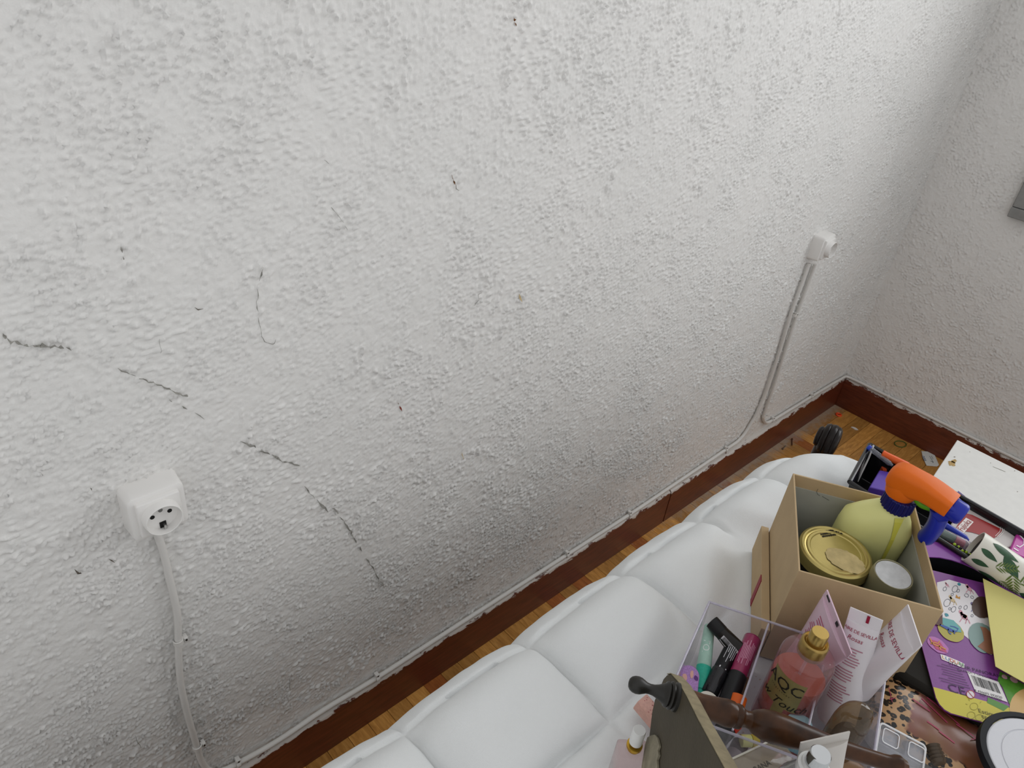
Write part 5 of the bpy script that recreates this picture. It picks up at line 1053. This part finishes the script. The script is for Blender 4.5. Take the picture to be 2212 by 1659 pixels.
obj('green_label', lathe(a + (b - a) * .08, a + (b - a) * .52, [(0, .0066), (1, .0066)], 16), mat('#1f6a52', .4), t); obj('pink_label', lathe(a + (b - a) * .54, a + (b - a) * .86, [(0, .0064), (1, .0058)], 16), mat('#b0606a', .4), t)
obj('tip', lathe(b, b + nrm(b - a) * .008, [(0, .004), (1, .0012)], 12), mat('#d6d6d4', .25, .6), t)
pen('red pencil lying lowest in the tray beside the purple card', P(2010, 1150, .655), P(2062, 1180, .650), .0036, '#a82826', '#c8c4c8', .2)
beads = empty('bead_bracelet', 'string of small lime green beads against the purple card', 'bracelet', P(2075, 1185, .650))
for k in range(9):
    u_, v_ = 2062 + k * 4.2, 1176 + k * 2.8 + (k % 3 == 1) * 3; p = P(u_, v_, .663)
    obj('bead', lathe(p - V(0, 0, .0022), p + V(0, 0, .0022), [(0, .0004), (.15, .0016), (.5, .0022), (.85, .0016), (1, .0004)], 10), mat('#a8c832' if k % 2 == 0 else '#1a1c14', .3), beads, smooth=True)
# leaf-printed cardboard cylinder
a = P(2102, 1180, .680); b = a + nrm(P(2212, 1254, .666) - a) * .20
t = empty('leaf_tin', 'white cardboard tube printed with green palm leaves', 'tube', (a + b) / 2 - V(0, 0, .022)); R_ = .0240; d = nrm(b - a)
obj('tube_body', loft([s_ for s_ in [lathe(a, b, [(0, R_)], 40)[0][:40], lathe(a, b, [(1, R_)], 40)[0][:40], lathe(a, b, [(1, R_ - .0015)], 40)[0][:40], lathe(a, b, [(.0, R_ - .0015)], 40)[0][:40]]] + [lathe(a, b, [(0, R_)], 40)[0][:40]], cap=False), mat('#d6d4c9', .35), t, smooth=True, angle=45)
obj('dark_interior', lathe(a + (b - a) * .03, a + (b - a) * .04, [(0, R_ - .0016), (1, R_ - .0016)], 36), mat('#17130f', .6), t)
cN = nrm((CAM - a) - d * ((CAM - a) @ d)); sN = np.cross(d, cN)
def oncyl(l, x, h=.0003): ph = x / R_; return a + d * l + (cN * math.cos(ph) + sN * math.sin(ph)) * (R_ + h)
def leaf(l, x, L_, W_, rot, n=9):
    out = []; cr, sr = math.cos(rot), math.sin(rot)
    hh = .0004; f_ = lambda p: oncyl(l + p[0] * cr - p[1] * sr, x + p[0] * sr + p[1] * cr, hh); v = []; m = 7
    for q in np.linspace(0, 1, n):
        for e in np.linspace(-1, 1, m): v.append(f_((L_ * q, W_ * e * math.sin(math.pi * q ** .8))))
    return v, [[i * m + k, i * m + k + 1, (i + 1) * m + k + 1, (i + 1) * m + k] for i in range(n - 1) for k in range(m - 1)]
def frond(l, x, L_, rot):
    out = []
    for k in range(7):
        q = k / 7; px_, py_ = l + L_ * q * math.cos(rot), x + L_ * q * math.sin(rot)
        for s_ in (-1, 1): out.append(leaf(px_, py_, L_ * .45 * (1 - q * .5), L_ * .035, rot + s_ * .75, 6))
    return out
big, frs = [], []
random.seed(21)
for (l, x, L_, W2, ro) in ((.004, -.004, .034, .0065, .15), (.012, -.020, .05, .010, .1), (.03, -.012, .045, .011, .5), (.055, -.022, .05, .011, .35), (.085, -.004, .05, .010, .6), (.004, .016, .03, .007, -.2), (.07, .018, .04, .009, -.1), (.10, -.022, .06, .011, .2), (.12, .01, .05, .01, .3), (.15, -.01, .05, .01, .5), (.02, .028, .05, .01, 0)): big.append(leaf(l, x, L_ * .72, W2 * .62, ro))
for (l, x, L_, ro) in ((.030, .006, .026, -.6), (.050, .002, .030, .9), (.062, .006, .028, -.9), (.092, .012, .03, .3), (.045, .020, .022, .2), (.120, -.004, .03, -.5), (.09, -.012, .03, 1.2), (.15, .012, .03, .2)): frs += frond(l, x, L_, ro)
obj('printed_leaves', join(*big), mat('#2c4f34', .4, var=.2, vscale=150), t); obj('printed_fronds', join(*frs), mat('#5d7232', .4), t)
# magenta pack at the right edge of the tray
o = empty('magenta_pack', 'magenta glossy pack with white curls at the right edge', 'pack', P(2215, 1170, .630))
obj('pack_body', prism([P(2180, 1190, .655), P(2196, 1152, .655), P(2270, 1180, .655), P(2270, 1230, .655)], (0, 0, -.02)), mat('#b03a94', .25), o, bevel=.002)
obj('white_curls', join(*[(np.array([P(a_, b_, .6556) for a_, b_ in v]), f) for v, f in [stroke2([(2203, 1156), (2212, 1166), (2212, 1176), (2203, 1182), (2196, 1178)], 2.5), stroke2([(2190, 1184), (2200, 1190)], 2.5)]]), mat('#e0d6de', .3), o)

# ---- round white lid with a black rim at the lower right corner
zq = .668; c = P(2264, 1660, zq); t = empty('round_lid', 'round white lid with a thick black rim in the bottom right corner', 'lid', V(c[0], c[1], zq - .0100))
obj('rim', lathe(c - V(0, 0, .0095), c, [(0, .060), (.2, .0635), (.75, .0635), (1, .0625), (1, .0570), (.9, .0560)], 72, cap=False), mat('#15171b', .6, spec=.2), t, smooth=True, angle=35)
obj('white_disc', lathe(c - V(0, 0, .0090), c - V(0, 0, .0010), [(0, .055), (.8, .0555), (.93, .0558), (1, .0545), (1, .0430), (.92, .0426), (.92, .0420), (1, .0415), (1, .0005)], 72), mat('#c9cacf', .5, bump=.1, bscale=800), t, smooth=True, angle=20)
